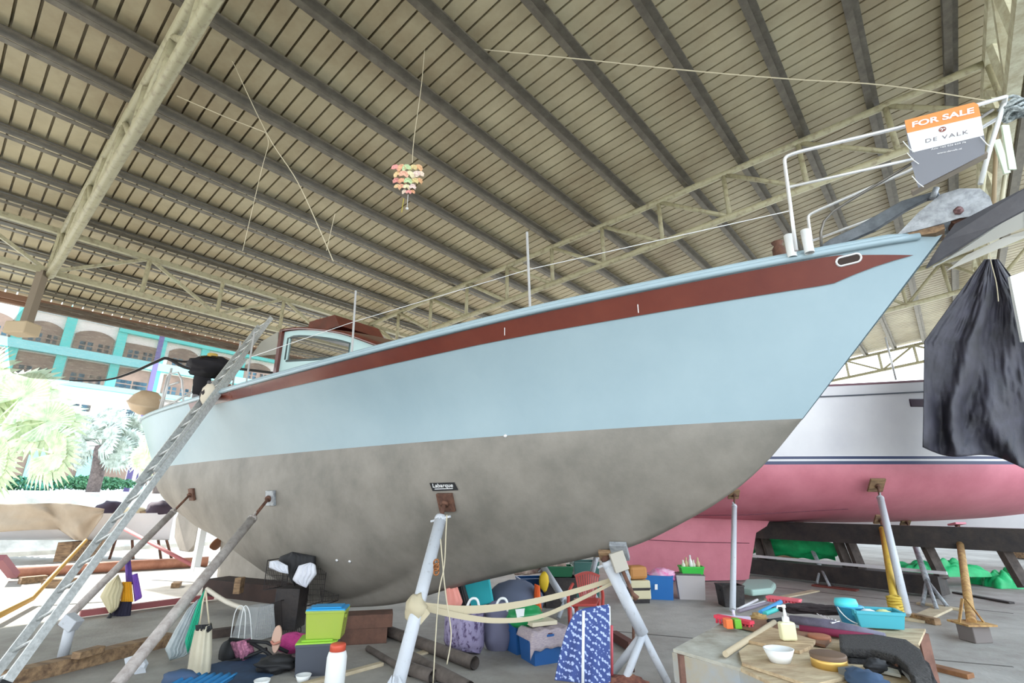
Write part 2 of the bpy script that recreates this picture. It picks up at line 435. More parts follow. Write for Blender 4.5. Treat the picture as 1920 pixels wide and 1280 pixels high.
# stanchions
def sheer_at(x, y, inset=.06):
    off = 1.5
    for _ in range(50):
        s, z = onS(x, y, off); off = .6*off+.4*(interp(YT, s)-inset)
    return s, off, z
stn = []
for (bx, by, tx, ty) in [(994, 570, 988, 435), (661, 654, 667, 545), (462, 716, 477, 622), (1200, 530, 0, 0)][:3]:
    s, y, _ = sheer_at(bx, by); z = interp(ZT, s)
    zt = PL(tx, ty, HB(s, y, z), V((ray(tx, ty).x, ray(tx, ty).y, 0)))
    P0 = HB(s, y, z-.02); d = ray(tx, ty); tt = ((P0-C0).xy.length)/(V((d.x, d.y)).length); zt = ZC+d.z*tt
    P1 = V((C0.x+d.x*tt, C0.y+d.y*tt, zt)); P1 = P0+(P1-P0)
    for sd in (1, -1):
        mb = MB(); A_ = HB(s, y*sd, z-.02); B_ = A_+V((0, 0, zt-z)) + (NX*.0)
        if sd == 1: B_ = P1
        mb.tube([A_, A_.lerp(B_, .04), A_.lerp(B_, .05), B_], [.028, .028, .013, .013], 8)
        build('stanchion', mb, M_steel, boat)
    stn.append((s, y, z, P1))
# pulpit
pz = lambda s: interp(ZT, s)
mb = MB()
p0 = PL(1493, 470, HB(0, .55, 0), NX); p1 = PL(1471, 305, HB(0, .55, 0), NX)
pa = PL(1500, 284, HB(0, .53, 0), NX); pb = PL(1700, 236, HB(0, .34, 0), NX); pc = PL(1886, 181, HB(0, .12, 0), NX)
path = [p0, p0.lerp(p1, .5), p0.lerp(p1, .93)]+spline([p1, PL(1474, 294, HB(0, .55, 0), NX), pa, pa.lerp(pb, .3)], 4)[1:]+[pb, pc]
mb.tube(path, .014, 8)
mid = [PL(1477, 351, HB(0, .55, 0), NX), PL(1712, 298, HB(0, .36, 0), NX)]
mb.tube(mid, .011, 8)
build('pulpit_rail', mb, M_steel, boat)
mb = MB()
def mir(P): k = (P-B0).dot(NX); return P-NX*(2*k)
mb.tube([mir(p) for p in path], .014, 8); mb.tube([mir(p) for p in mid]+[], .011, 8)
build('pulpit_rail', mb, M_steel, boat)
mb = MB(); q0 = PL(1838, 345, HB(0, .05, 0), NX); q1 = PL(1856, 278, HB(0, .05, 0), NX); q2 = PL(1884, 190, HB(0, .05, 0), NX)
mb.tube([q0, q1, q2], .016, 8); mb.tube([q2, mir(pc), pc], .014, 8); build('pulpit_upright', mb, M_white, boat)
mb = MB(); mb.tube([PL(x, y, HB(0, .3, 0), NX) for x, y in [(1540, 462), (1539, 435), (1545, 415), (1562, 396), (1600, 372), (1712, 305), (1862, 205)]], .011, 8)
build('bow_stay', mb, mat('dull_steel', (120, 116, 110), .4, .6), boat)
# lifelines
sp_ = PL(1477, 400, HB(0, .55, 0), NX)
for fr in (.52,):
    mb = MB(); pts = [p0.lerp(p1, fr*.85)]+[HB(s, y, z).lerp(P, fr) for s, y, z, P in stn]
    mb.tube(pts, .004, 5); build('lifeline', mb, M_steel, boat)
# mooring bollard at the pulpit foot
mb = MB(); bp = PL(1484, 472, HB(0, .45, 0), NX)
mb.lathe(bp-V((0, 0, .05)), [(.035, 0), (.035, .2), (.0, .2)], 12); mb.lathe(bp-AX*.12-V((0, 0, .05)), [(.035, 0), (.035, .2), (.0, .2)], 12)
build('mooring_bitt', mb, M_white, boat)
mb = MB(); mb.lathe(PL(1462, 478, HB(0, .3, 0), NX), [(.05, -.05), (.05, .06), (.03, .09), (.05, .12), (0, .12)], 12); build('windlass', mb, M_rust, boat)
# stemhead plates with roller
def pxs(pts, off): return [PL(x, y, HB(0, off, 0), NX) for x, y in pts]
for off in (.13, -.10):
    mb = MB(); mb.prism(pxs([(1682, 440), (1722, 398), (1764, 364), (1800, 353), (1838, 353), (1856, 368), (1864, 392), (1850, 402), (1800, 408), (1762, 420), (1718, 432)], .13), NX*-.012)
    if off < 0: bmesh.ops.translate(mb.b, verts=mb.b.verts, vec=NX*-.23)
    o = build('bow_roller_cheek', mb, M_galv, boat)
mb = MB(); rc = PL(1797, 396, HB(0, .13, 0), NX)
mb.lathe(rc, [(0, -.02), (.03, -.02), (.03, .02), (.018, .02), (.018, .05), (0, .05)], 6, axis=NX); build('roller_bolt', mb, mat('purple_brown_bolt', (120, 92, 92), .5, .5), boat)
mb = MB(); mb.lathe(PL(1800, 405, HB(0, .1, 0), NX), [(0, -.2), (.06, -.2), (.045, -.1), (.06, 0), (0, 0)], 14, axis=NX); build('bow_roller', mb, M_rust, boat)
mb = MB(); mb.prism(pxs([(1700, 436), (1770, 420), (1772, 428), (1755, 436), (1706, 444)], .12), NX*-.2); build('stemhead_block', mb, M_wood, boat)
# hawse hole
h = onhull(1590, 487); N_ = h[1].normalized(); fx = AX-N_*AX.dot(N_); fx.normalize(); fy = N_.cross(fx)
if fy.z < 0: fy = -fy
ring = []
hw, hh = .085, .034
for k in range(24):
    a = 2*math.pi*k/24; cx = (hw-hh)*(1 if math.cos(a) > 0 else -1); ring.append((cx+hh*math.cos(a), hh*math.sin(a)))
HP = h[0]+N_*.012; tl = (fx*1+fy*0)
mb = MB(); mb.tube([HP+fx*x+fy*y for x, y in ring]+[HP+fx*ring[0][0]+fy*ring[0][1]], .009, 6, cap=False); build('hawse_ring', mb, M_steel, boat)
mb = MB(); mb.face([HP+N_*.003+fx*x+fy*y for x, y in ring]); build('hawse_opening', mb, mat('dark_hole', (58, 44, 38), .8), boat)
# aft cleat hole
for (x, y) in ((632, 1050), (656, 1052), (948, 817)):
    h = onhull(x, y); mb = MB(); mb.lathe(h[0], [(.018, 0), (.018, .012), (.008, .016), (0, .016)], 10, axis=h[1]); build('through_hull_fitting', mb, M_steel, boat)
# chain plates on the stripe
for x, y in ((1196, 572), (947, 615)):
    h = onhull(x, y); mb = MB(); mb.beam(h[0]-V((0, 0, .07))+h[1]*.012, h[0]+V((0, 0, .07))+h[1]*.012, .006, .006); build('drain_streak', mb, M_white, boat)
# rudder, propeller
M_ru = M_grey
mb = MB(); rud = [(11.55, 1.28), (11.75, 1.45), (12.2, 1.55), (12.75, 1.5), (12.95, 1.2), (12.8, .8), (12.35, .55), (11.85, .55), (11.6, .7)]
mb.prism([HB(s, .05, z) for s, z in rud], NX*-.1); build('rudder', mb, M_ru, boat, bevel=.02)
mb = MB(); mb.beam(HB(11.45, 0, .2), HB(11.45, 0, 1.4), .12, .16, up=AX); mb.beam(HB(11.5, 0, .24), HB(10.1, 0, .2), .1, .12); build('skeg_post', mb, M_white, boat)
pr = PL(428, 1012, HB(0, 0, 0), NX); pr = HB((pr-B0).dot(AX), 0, pr.z)
prop = MB(); prop.tube([HB(10.0, 0, pr.z-.02), pr+AX*.16], .03, 10); prop.lathe(pr+AX*.05, [(0, -.1), (.05, -.08), (.06, 0), (.045, .1), (0, .16)], 14, axis=AX)
po = build('propeller', prop, M_rust, boat)
for k, an in enumerate((100, 220, 340)):
    a = math.radians(an); d = NX*math.cos(a)+V((0, 0, 1))*math.sin(a); sd = d.cross(AX)
    mb = MB()
    def bl(u, v):
        w = .02+.13*math.sin(math.pi*min(1, u*.95+.08))**.8; tw = .9-.5*u
        q = (v*2-1)*w; return pr+d*(.05+.27*u)+(sd*math.cos(tw)+AX*math.sin(tw))*q+AX*.05
    mb.grid(bl, 8, 6); build('blade', mb, mat('bronze_brown', (136, 92, 66), .45, .3), po, thick=.014)

# ---------------------------------------------------------------- anchor on the bow
anc = thing('anchor', PL(1760, 430, HB(0, 0, 0), NX), 'galvanised plough anchor stowed on the bow roller of the pale blue yacht', 'anchor')
mb = MB(); mb.prism(pxs([(1536, 462), (1556, 448), (1598, 428), (1690, 376), (1758, 356), (1764, 368), (1738, 372), (1700, 392), (1640, 430), (1590, 452), (1550, 466)], .045), NX*-.05)
build('shank', mb, mat('anchor_steel', (118, 124, 130), .5, .5, (92, 98, 104), 12), anc, bevel=.006)
mb = MB(); mb.tube(pxs([(1748, 372), (1756, 352)], .08), .02, 8); build('shackle', mb, M_galv, anc)
M_fl = mat('anchor_plate', (106, 106, 112), .5, .3, (92, 92, 98), 6)
def tri(px3, th, m, name, par):
    mb = MB(); pts = [PL(x, y, HB(0, o, 0), NX) for x, y, o in px3]
    n = (pts[1]-pts[0]).cross(pts[2]-pts[0]).normalized()
    mb.prism(pts, n*th); return build(name, mb, m, par)
tri([(1735, 502, -.05), (1766, 452, .02), (1790, 420, .12), (1935, 345, .34), (1935, 385, .3), (1860, 425, .18), (1790, 470, .05)], .012, M_fl, 'fluke', anc)
tri([(1748, 500, -.06), (1800, 468, -.02), (1935, 378, .1), (1935, 420, -.1), (1850, 448, -.12)], .012, mat('anchor_plate_light', (214, 212, 204), .5), 'fluke', anc)
tri([(1774, 508, -.2), (1812, 478, -.16), (1880, 446, -.12), (1935, 428, -.1), (1935, 440, -.14), (1850, 462, -.2)], .012, mat('anchor_plate_light', (214, 212, 204), .5), 'fluke_web', anc)

# ---------------------------------------------------------------- FOR SALE sign
sg0 = PL(1770, 270, HB(0, .42, 0), NX)
sp = lambda x, y: PL(x, y, sg0, NX)
sign = thing('for_sale_sign', sg0, 'orange white and grey FOR SALE board tied to the bow pulpit rails', 'sign')
sx_ = (sp(1833, 190)-sp(1696, 226)); sy_ = (sp(1696, 226)-sp(1718, 352))
mb = MB(); mb.prism([sp(*q) for q in [(1696, 226), (1826, 192), (1834, 196), (1848, 268), (1846, 288), (1722, 352), (1718, 340), (1708, 304), (1716, 300), (1706, 290)]], NX*-.004)
build('board', mb, mat('sign_grey', (128, 130, 138), .5), sign)
mb = MB(); e = NX*.002; mb.face([sp(*q)+e for q in [(1696, 226), (1826, 192), (1834, 196), (1839, 218), (1701, 250)]]); build('orange_band', mb, mat('sign_orange', (236, 150, 84), .5), sign)
mb = MB(); mb.face([sp(*q)+e for q in [(1701, 250), (1839, 218), (1845, 254), (1711, 286)]]); build('white_band', mb, mat('sign_white', (236, 240, 242), .5), sign)
M_wt = mat('sign_letter_white', (245, 245, 245), .5); M_gt = mat('sign_letter_grey', (120, 112, 118), .5)
sgx = (sp(1839, 218)-sp(1701, 250)); sgy = sp(1701, 250)-sp(1711, 286); K = (sp(1839, 218)-sp(1701, 250)).length/142
lettering('lettering', 'FOR SALE', sp(1766, 222)+e*2, sgx, sgy, 16*K, M_wt, sign, bold=.03, width=120*K)
lettering('lettering', 'DE VALK', sp(1774, 257)+e*2, sgx, sgy, 11*K, M_gt, sign, width=82*K, space=1.2)
lettering('lettering', 'Asia: +65 826 629 76', sp(1778, 274)+e*2, sgx, sgy, 4.6*K, M_wt, sign, width=66*K)
lettering('lettering', 'www.devalk.nl', sp(1780, 284)+e*2, sgx, sgy, 4.6*K, M_wt, sign, width=46*K)
mb = MB(); xx = sgx.normalized(); yy = (sgy-xx*sgy.dot(xx)).normalized(); lc = sp(1767, 243)+e*2
mb.face([lc+xx*(7.5*K*math.cos(a*math.pi/8))+yy*(7.5*K*math.sin(a*math.pi/8)) for a in range(16)]); build('round_emblem', mb, mat('emblem_brown', (140, 84, 76), .5), sign)
mb = MB(); mb.face([lc+e+xx*(a*K)+yy*(b*K) for a, b in [(-6, 0), (-3, 3.4), (-.6, 3), (1, .8), (3, 2.6), (5.4, 2), (5, -2), (3.6, .6), (1.6, 0), (.6, -2), (-.4, -5), (-2.6, -5), (-1, -2), (-1.2, .6), (-3, 1.2)]]); build('bird_emblem', mb, M_wt, sign)
for q in ((1705, 280), (1713, 302), (1722, 345), (1850, 272)):
    mb = MB(); mb.tube([sp(q[0]-12, q[1]-14)+NX*.01, sp(*q)+NX*.012, sp(q[0]+10, q[1]+7)+NX*.012], .003, 5); build('cable_tie', mb, M_white, sign)
mb = MB(); mb.beam(PL(1710, 362, HB(0, .3, 0), NX), PL(1850, 290, HB(0, .3, 0), NX), .02, .07, up=NX)
tag(build('plank', mb, mat('plank_grey', (150, 138, 124), .7)), 'grey brown plank lashed under the FOR SALE board at the bow', 'plank')
mb = MB(); cc = PL(1900, 205, HB(0, .0, 0), NX)
for k in range(7):
    r0 = .05+.012*math.sin(k*2.1); mb.tube([cc+V((math.cos(a*math.pi/8)*r0*1.3, math.sin(a*math.pi/8)*r0, -.06+k*.02+.02*math.sin(a*math.pi/4+k))) for a in range(17)], .012, 6)
tag(build('rope_coil', mb, mat('grey_rope', (196, 204, 204), .8, 0, (90, 98, 98), 40)), 'grey and white rope coil wrapped around the tip of the bow pulpit', 'rope')

# ---------------------------------------------------------------- name plate on the hull
h = onhull(833, 912); N_ = h[1]; fx = (-AX-N_*(-AX).dot(N_)).normalized(); fy = N_.cross(fx)
if fy.z < 0: fy = -fy
def onq(x, y, d=.006): return PL(x, y, h[0]+N_*d, N_)
npl = thing('name_plate', h[0], 'black plate reading Labarque fixed above the middle jack stand pad', 'sign')
mb = MB(); mb.prism([onq(*q) for q in [(806, 905), (852, 904), (859, 918), (812, 920)]], N_*.008); build('plate', mb, M_dark, npl)
lx = onq(856, 911, .016)-onq(809, 912, .016); ly = onq(830, 906, .016)-onq(833, 918, .016)
lettering('lettering', 'Labarque', onq(830, 910, .016), lx, ly, .043, M_wt, npl, bold=.01, width=(onq(849, 910)-onq(811, 910)).length)
mb = MB(); mb.beam(onq(815, 916.5, .016), onq(849, 915.5, .016), .006, .004, up=N_); build('underline', mb, M_wt, npl)

# ---------------------------------------------------------------- jack stands
def padbox(c, n, w=.2, hgt=.2, th=.03, mats=None, parent=None):
    n = V(n).normalized(); x = n.cross(V((0, 0, 1))).normalized(); y = n.cross(x)
    Rm = Matrix((x, y, n)).transposed(); mb = MB(); mb.box(c, (w, hgt, th), Rm); return build('pad', mb, mats, parent, bevel=.004)
def jack(name, label, top, nrm, foot, r=.05, m=None, base='tripod', frac=.16, padm=None, screw_m=None, grp=None, wpad=.2, splay=.45, jf=.3):
    m = m or M_galv; top = V(top); foot = V(foot); nrm = V(nrm).normalized()
    t = thing(name, foot, label, 'boat stand', grp)
    padbox(top+nrm*.02, nrm, wpad, wpad, .035, padm or M_wood, t)
    a = top+nrm*.05; d = (foot-a)
    j = a+d*frac
    mb = MB(); mb.tube([a, j], r*.38, 10); mb.lathe(a, [(.0, -.02), (r*.8, -.02), (r*.8, .01), (0, .02)], 12, axis=-d); build('screw', mb, screw_m or M_rust, t)
    mb = MB(); mb.lathe(j, [(0, -.03), (r*.95, -.03), (r*1.1, 0), (r*.95, .04), (0, .04)], 10, axis=d); mb.beam(j-d.cross(nrm).normalized()*r*2.2, j+d.cross(nrm).normalized()*r*2.2, .02, .02); build('nut', mb, m, t)
    mb = MB()
    if base == 'pole': mb.tube([j, foot+V((0, 0, .02))], r, 14); build('pole', mb, m, t)
    elif base == 'tripod':
        k = j.lerp(foot, 1-jf); mb.tube([j, k], r, 14); build('pole', mb, m, t)
        side = d.cross(V((0, 0, 1))).normalized(); hd = V((d.x, d.y, 0)).normalized()
        for v in (foot, foot-hd*splay*1.1+side*splay*.5-V((0, 0, 0)), foot-hd*splay*1.1-side*splay*.5):
            v = V((v.x, v.y, .0)); mb = MB(); mb.tube([k, v+V((0, 0, .03))], r*.62, 10); build('leg', mb, m, t)
    elif base == 'foot':
        mb.tube([j, foot+V((0, 0, .03))], r, 14); build('pole', mb, m, t)
        mb = MB(); mb.box((foot.x, foot.y, .012), (.3, .3, .024)); build('foot_plate', mb, m, t)
        for k in range(4):
            a_ = k*math.pi/2; dd = V((math.cos(a_), math.sin(a_), 0))
            mb = MB(); mb.prism([foot+dd*.14+V((0, 0, .02)), foot+dd*.03+V((0, 0, .02)), foot+dd*.03+V((0, 0, .2))], dd.cross(V((0, 0, 1)))*.012); build('gusset', mb, m, t)
    return t
M_stand = mat('stand_paint', (196, 200, 206), .5, 0, (150, 150, 150), 20, bump=.1, lo=.2, hi=.42)
M_worn = mat('worn_grey_pole', (188, 180, 174), .6, 0, (150, 140, 134), 12, bump=.2)
h = onhull(362, 926); j1 = jack('jack_stand', 'grey brown jack stand angled to the stern quarter of the yacht, behind the ladder', h[0], h[1], G(112, 1176, .02), .05, M_worn, 'pole', padm=M_rust, wpad=.2)
h = onhull(510, 933); j2 = jack('jack_stand', 'grey jack stand between the ladder and the wire cage, hung with bags', h[0], h[1], G(215, 1292, .02), .055, M_worn, 'pole', padm=M_galv, wpad=.2)
h = onhull(838, 940); j3 = jack('jack_stand', 'white jack stand under the Labarque plate, nearest the camera', h[0], h[1], G(738, 1320, .02), .06, M_stand, 'foot', frac=.1, padm=M_rust, wpad=.2)
h = onhull(1136, 1034); j4 = jack('jack_stand', 'white jack stand with splayed legs at the forefoot, beside the blue patterned cloth', V(h[0])+h[1]*.02, h[1], G(1252, 1282, .02), .055, M_stand, 'tripod', frac=.05, splay=.42, jf=.4, wpad=.12)
h = onhull(1162, 1028); yj = h[0].y
padbox(h[0]+h[1]*.03, h[1], .16, .2, .05, M_galv, j4)
mb = MB(); mb.box(D(1160, 1052, yj-.05), (.13, .08, .17), Matrix.Rotation(-.3, 3, 'Y')); build('pad_block', mb, mat('pad_block_grey', (176, 170, 158), .7), j4, bevel=.006)
mb = MB(); mb.tube([D(1166, 1066, yj-.05), D(1186, 1112, yj-.1), D(1194, 1122, yj-.1)], [.018, .018, .03], 8); build('screw', mb, M_rust, j4)
# clamp bracket and vertical foot under the two left stands
mb = MB(); b_ = G(118, 1230, 0); tpz = D(130, 1166, b_.y); mb.tube([b_, V((b_.x, b_.y, tpz.z))], .05, 14); build('support_leg', mb, M_stand, j1)
mb = MB(); mb.box(V((b_.x, b_.y, tpz.z)), (.16, .12, .12), Matrix.Rotation(.5, 3, 'Y')); build('clamp', mb, M_stand, j1, bevel=.01)
mb = MB(); kk = D(262, 1252, 5.55); mb.prism([kk+V((-.12, -.08, .1)), kk+V((.02, -.08, .14)), kk+V((.1, -.08, .05)), kk+V((.05, -.08, -.1)), kk+V((-.05, -.08, -.05))], V((0, .05, 0))); build('bracket_plate', mb, M_stand, j2, bevel=.005)
mb = MB(); mb.tube([kk, V((kk.x+.08, kk.y-.1, .0))], .045, 10); build('support_leg', mb, M_stand, j2)
# port-side stands seen under the hull
def jack_port(lbl, tpx, Y0, fpx, m, r=.04):
    t = D(tpx[0], tpx[1], Y0); return jack('jack_stand', lbl, t, V((.5, .6, -.6)), G(fpx[0], fpx[1], .02), r, m, 'tripod', frac=.08, splay=.3, jf=.35)
jack_port('slim white stand seen under the yacht beyond the grey bundle', (1012, 1052), 8.6, (1085, 1168), M_stand, .05)
jack_port('short white stand behind the red plastic chair', (1118, 1030), 8.0, (1098, 1120), M_stand, .04)

# straps between the stands
def strap(label, pts, w=.05, m=None):
    mb = MB(); P = spline(pts, 8)
    nP = len(P)
    for k, (a, b) in enumerate(zip(P, P[1:])): mb.beam(a, b, w*(1.6-.9*k/nP), .006, up=V((0, 1, 0)))
    return tag(build('strap', mb, m or mat('webbing', (190, 178, 150), .85)), label, 'strap')
sa = D(795, 1138, 5.0)
strap('cream webbing strap, upper run from the white stand to the forefoot stand', [sa, D(870, 1143, 5.1), D(960, 1135, 5.2), D(1060, 1113, 5.25), D(1168, 1080, 5.2)])
strap('cream webbing strap, lower run sagging from the white stand', [sa, D(860, 1154, 5.05), D(930, 1163, 5.1), D(1010, 1156, 5.2), D(1090, 1122, 5.22), D(1168, 1082, 5.15)], .035)
kn = MB(); kn.blob(D(780, 1142, 4.98), (.1, .09, .12), 14, .25, 3, 3)
kn.prism([D(800, 1140, 4.93), D(806, 1150, 4.93), D(788, 1172, 4.93), D(782, 1168, 4.93)], (0, .02, 0))
tag(build('strap_knot', kn, mat('webbing', (190, 178, 150), .85)), 'cream webbing knotted around the white jack stand', 'strap')
kn = MB(); kn.blob(D(1168, 1082, 5.14), (.07, .07, .08), 12, .35, 4, 5); tag(build('strap_knot', kn, M_galv), 'grey knot of webbing on the forefoot stand', 'strap')
# thin cords hanging from the white stand
for k, (lb, pts) in enumerate([('long thin cord hanging from the white stand pad to the floor', [(838, 965), (836, 1000), (833, 1060), (822, 1120), (812, 1280)]),
                ('thin looped cord hanging beside the white stand, ending in a knot', [(826, 1010), (832, 1080), (838, 1130), (846, 1190), (838, 1245)])]):
    mb = MB(); mb.tube(spline([D(x, y, 4.95) for x, y in pts], 5), .006, 6); tag(build('cord', mb, M_rope), lb, 'rope')
mb = MB()
for k in range(3):
    c = D(818, 1055+k*8, 4.93); mb.tube([c+V((.022*math.cos(a*math.pi/6), .01*math.sin(a+k), .03*math.sin(a*math.pi/6))) for a in range(13)], .008, 6, cap=False)
tag(build('hook', mb, mat('brass_hook', (160, 104, 62), .4, .6)), 'brass coloured snap hook hanging beside the white jack stand', 'hook')

# ---------------------------------------------------------------- ladder
rest = sheer_at(398, 742, -.02); RP = HB(*rest)
ft = G(-22, 1300, .0); dirL = (RP-ft); 
# choose the foot so that the ladder line passes through rest and the top pixel
topP = D(500, 606, RP.y+1.45)
dl = (topP-RP).normalized(); ft = RP-dl*(RP.z/dl.z)
lad = thing('ladder', ft, 'aluminium extension ladder leaning steeply against the stern rail of the yacht', 'ladder')
side = V((dl.y, -dl.x, 0)).normalized(); side = AX-dl*AX.dot(dl); side.normalize(); nl = side.cross(dl)
if nl.dot(NX) < 0: nl = -nl
M_alu = mat('aluminium', (206, 208, 206), .4, .25, (170, 172, 170), 30)
Ltot = (topP-ft).length
def section(nm, a, b, w, off):
    for s_ in (-1, 1):
        mb = MB(); A_ = ft+dl*a+side*(w*s_)+nl*off; B_ = ft+dl*b+side*(w*s_)+nl*off
        mb.beam(A_, B_, .028, .075, up=nl.cross(dl).cross(dl)); build('rail', mb, M_alu, lad)
        if a < .1:
            mb = MB(); mb.beam(A_-dl*.02, A_+dl*.1, .04, .09, up=nl.cross(dl).cross(dl)); build('rubber_foot', mb, M_dark, lad)
    k = a+.18
    while k < b-.05:
        mb = MB(); c = ft+dl*k+nl*off; mb.tube([c-side*w, c+side*w], .016, 8); build('rung', mb, M_alu, lad); k += .28
section('lower', 0, Ltot*.78, .2, 0)
section('upper', Ltot*.38, Ltot, .165, .04)
mb = MB(); mb.beam(RP-side*.24+nl*.09, RP+side*.24+nl*.09, .05, .05); 
mb = MB(); mb.blob(RP+nl*.08-V((0, 0, .02)), (.1, .1, .14), 12, .3, 3, 2); tag(build('rag_pad', mb, mat('dark_rag', (52, 44, 46), .9)), 'dark padding tied where the ladder meets the yacht rail', 'rag')
mb = MB(); mb.blob(RP+nl*.18+V((.1, 0, -.1)), (.11, .05, .17), 14, .12, 2, 8); tag(build('fender_pad', mb, mat('pale_cloth', (206, 196, 178), .85)), 'pale cloth pad hanging off the ladder at the rail', 'pad')

# ---------------------------------------------------------------- the pink boat
PX0, PYc = -1.6, 11.35
PYW = [(0, 0), (1, .5), (3, 1.1), (6, 1.6), (9, 1.72), (12, 1.65), (15, 1.4)]
PZC = [(0, 2.2), (1, 1.75), (3, 1.35), (6, 1.2), (9, 1.15), (12, 1.25), (15, 1.6)]
PZT = [(0, 3.7), (4, 3.66), (8, 3.76), (12, 3.98), (15, 4.2)]
def PB(s, y, z): return V((PX0+s, PYc-y, z))
pk = thing('pink_keeled_yacht', PB(6, 0, 0), 'white yacht with pink underbody and fin keel standing behind the pale blue yacht', 'boat')
def psec(za, zb_, n):
    mb = MB()
    for sd in (1, -1):
        def fn(u, v):
            s = 15*u; y = interp(PYW, s); zc = interp(PZC, s); a = za(s); b = zb_(s); z = a+(b-a)*v
            if z < 2.3: t = max(0, min(1, (2.3-z)/(2.3-zc+1e-6))); yy = y*(max(0, 1-t**2.0))**.6
            else: yy = y*(1+.03*(z-2.3)/1.5)
            return PB(s, yy*sd, z)
        mb.grid(fn, 50, n)
    bmesh.ops.remove_doubles(mb.b, verts=mb.b.verts, dist=.003); return mb
build('topsides', psec(lambda s: interp(PZT, s), lambda s: 2.4, 6), M_gel, pk)
build('boot_stripe', psec(lambda s: 2.4, lambda s: 2.35, 1), M_navy, pk)
build('boot_stripe', psec(lambda s: 2.35, lambda s: 2.31, 1), M_gel, pk)
build('boot_stripe', psec(lambda s: 2.31, lambda s: 2.25, 1), M_navy, pk)
build('hull_underbody', psec(lambda s: 2.25, lambda s: interp(PZC, s), 16), M_pink, pk)
mb = MB()
for sd in (1, -1):
    def kf(u, v):
        z = 1.6*(1-v)+.02*v; a = 3.2+.55*v; b = 7.05-.5*v if v > .35 else 7.6-2.1*v+1.7*v*v
        q = u; th = .22*math.sin(math.pi*min(1, u*.9+.05))**.6*(1-.3*v)
        return PB(a+(b-a)*q, th*sd, z)
    mb.grid(kf, 20, 12)
bmesh.ops.remove_doubles(mb.b, verts=mb.b.verts, dist=.003)
build('fin_keel', mb, M_pink, pk)
mb = MB()
for sd in (1, -1): mb.tube([PB(15*i/30, sd*(interp(PYW, 15*i/30)*1.03+.01), interp(PZT, 15*i/30)-.2) for i in range(1, 31)], .014, 6)
build('rubbing_strip', mb, mat('grey_trim', (84, 88, 98), .5), pk)
mb = MB()
mb.grid(lambda u, v: PB(15*u, (v*2-1)*interp(PYW, 15*u)*1.02, interp(PZT, 15*u)), 30, 6); build('deck', mb, M_gel, pk)
mb = MB()
for sd in (1, -1): mb.tube([PB(15*i/30, sd*(interp(PYW, 15*i/30)*1.0), interp(PZT, 15*i/30)+.03) for i in range(1, 31)], .025, 6)
build('toe_rail', mb, mat('mauve_rail', (130, 96, 104), .6), pk)
mb = MB(); c = D(1728, 755, 9.6); mb.box(c, (.5, .04, .17)); build('porthole', mb, mat('port_dark', (66, 48, 62), .3), pk, bevel=.05)
for x, y, x1, y1 in ((1680, 712, 1662, 632),):
    mb = MB(); a = D(x, y, 9.75); b = D(x1, y1, 9.75); mb.tube([a, V((a.x, a.y, b.z))], .018, 8); build('stanchion', mb, M_steel, pk)
def pstand(lbl, px, Y0, fpx, m, r, base='foot', **k):
    t = D(px[0], px[1], Y0); return jack('jack_stand', lbl, t, V((0, -.8, -.6)), G(fpx[0], fpx[1], .02), r, m, base, frac=.12, **k)
for pts in ([(1290, 966), (1400, 965), (1480, 960), (1590, 954)], [(1180, 1010), (1300, 1016), (1405, 1018)]):
    mb = MB(); mb.tube([D(x, y, 9.78 if y < 1000 else 11.0) for x, y in pts], .007, 5); build('seam_crack', mb, mat('crack_maroon', (96, 44, 58), .8), pk)
pstand('thin upright stand in front of the pink keel', (1375, 925), 9.75, (1374, 1146), M_stand, .045, 'pole')
pstand('pale stand with square pad on the pink hull side', (1642, 908), 9.6, (1703, 1158), M_stand, .055, 'pole', wpad=.28)
pstand('far stand with forked legs beyond the pink hull, left of the yellow pole', (1497, 978), 12.2, (1556, 1100), M_galv, .04, 'tripod', splay=.3)
pstand('grey stand with forked legs right of the yellow pole', (1697, 976), 11.2, (1757, 1143), M_galv, .045, 'tripod', splay=.3)
ys = mat('yellow_paint', (206, 172, 66), .5, 0, (150, 116, 56), 14, bump=.1, lo=.2, hi=.45)
ysp = mat('faded_yellow', (196, 160, 98), .6, 0, (146, 104, 66), 14, bump=.1)
pstand('bright yellow jack stand behind the pale padded stand', (1648, 972), 10.2, (1684, 1165), ys, .05, 'pole')
blk = G(1838, 1204, 0); 
yb = MB(); yb.box(blk+V((0, .05, .09)), (.24, .2, .18), Matrix.Rotation(.15, 3, 'Z')); tag(build('concrete_block', yb, mat('block_grey', (120, 112, 108), .85), bevel=.01), 'grey concrete block under the faded yellow stand', 'block')
t5 = jack('jack_stand', 'faded yellow stand with gusseted foot on a grey block', D(1793, 980, 9.9), V((0, -.2, -1)), V((blk.x, blk.y+.05, .18)), .05, ysp, 'pole', frac=.16, padm=M_pink)
mb = MB(); fb = V((blk.x, blk.y+.05, .19)); mb.box(fb, (.34, .3, .02)); build('foot_plate', mb, ysp, t5)
for sx2 in (-1, 1):
    mb = MB(); mb.beam(fb+V((.15*sx2, 0, 0)), fb+V((.02*sx2, .02, .26)), .03, .012); build('gusset', mb, ysp, t5)
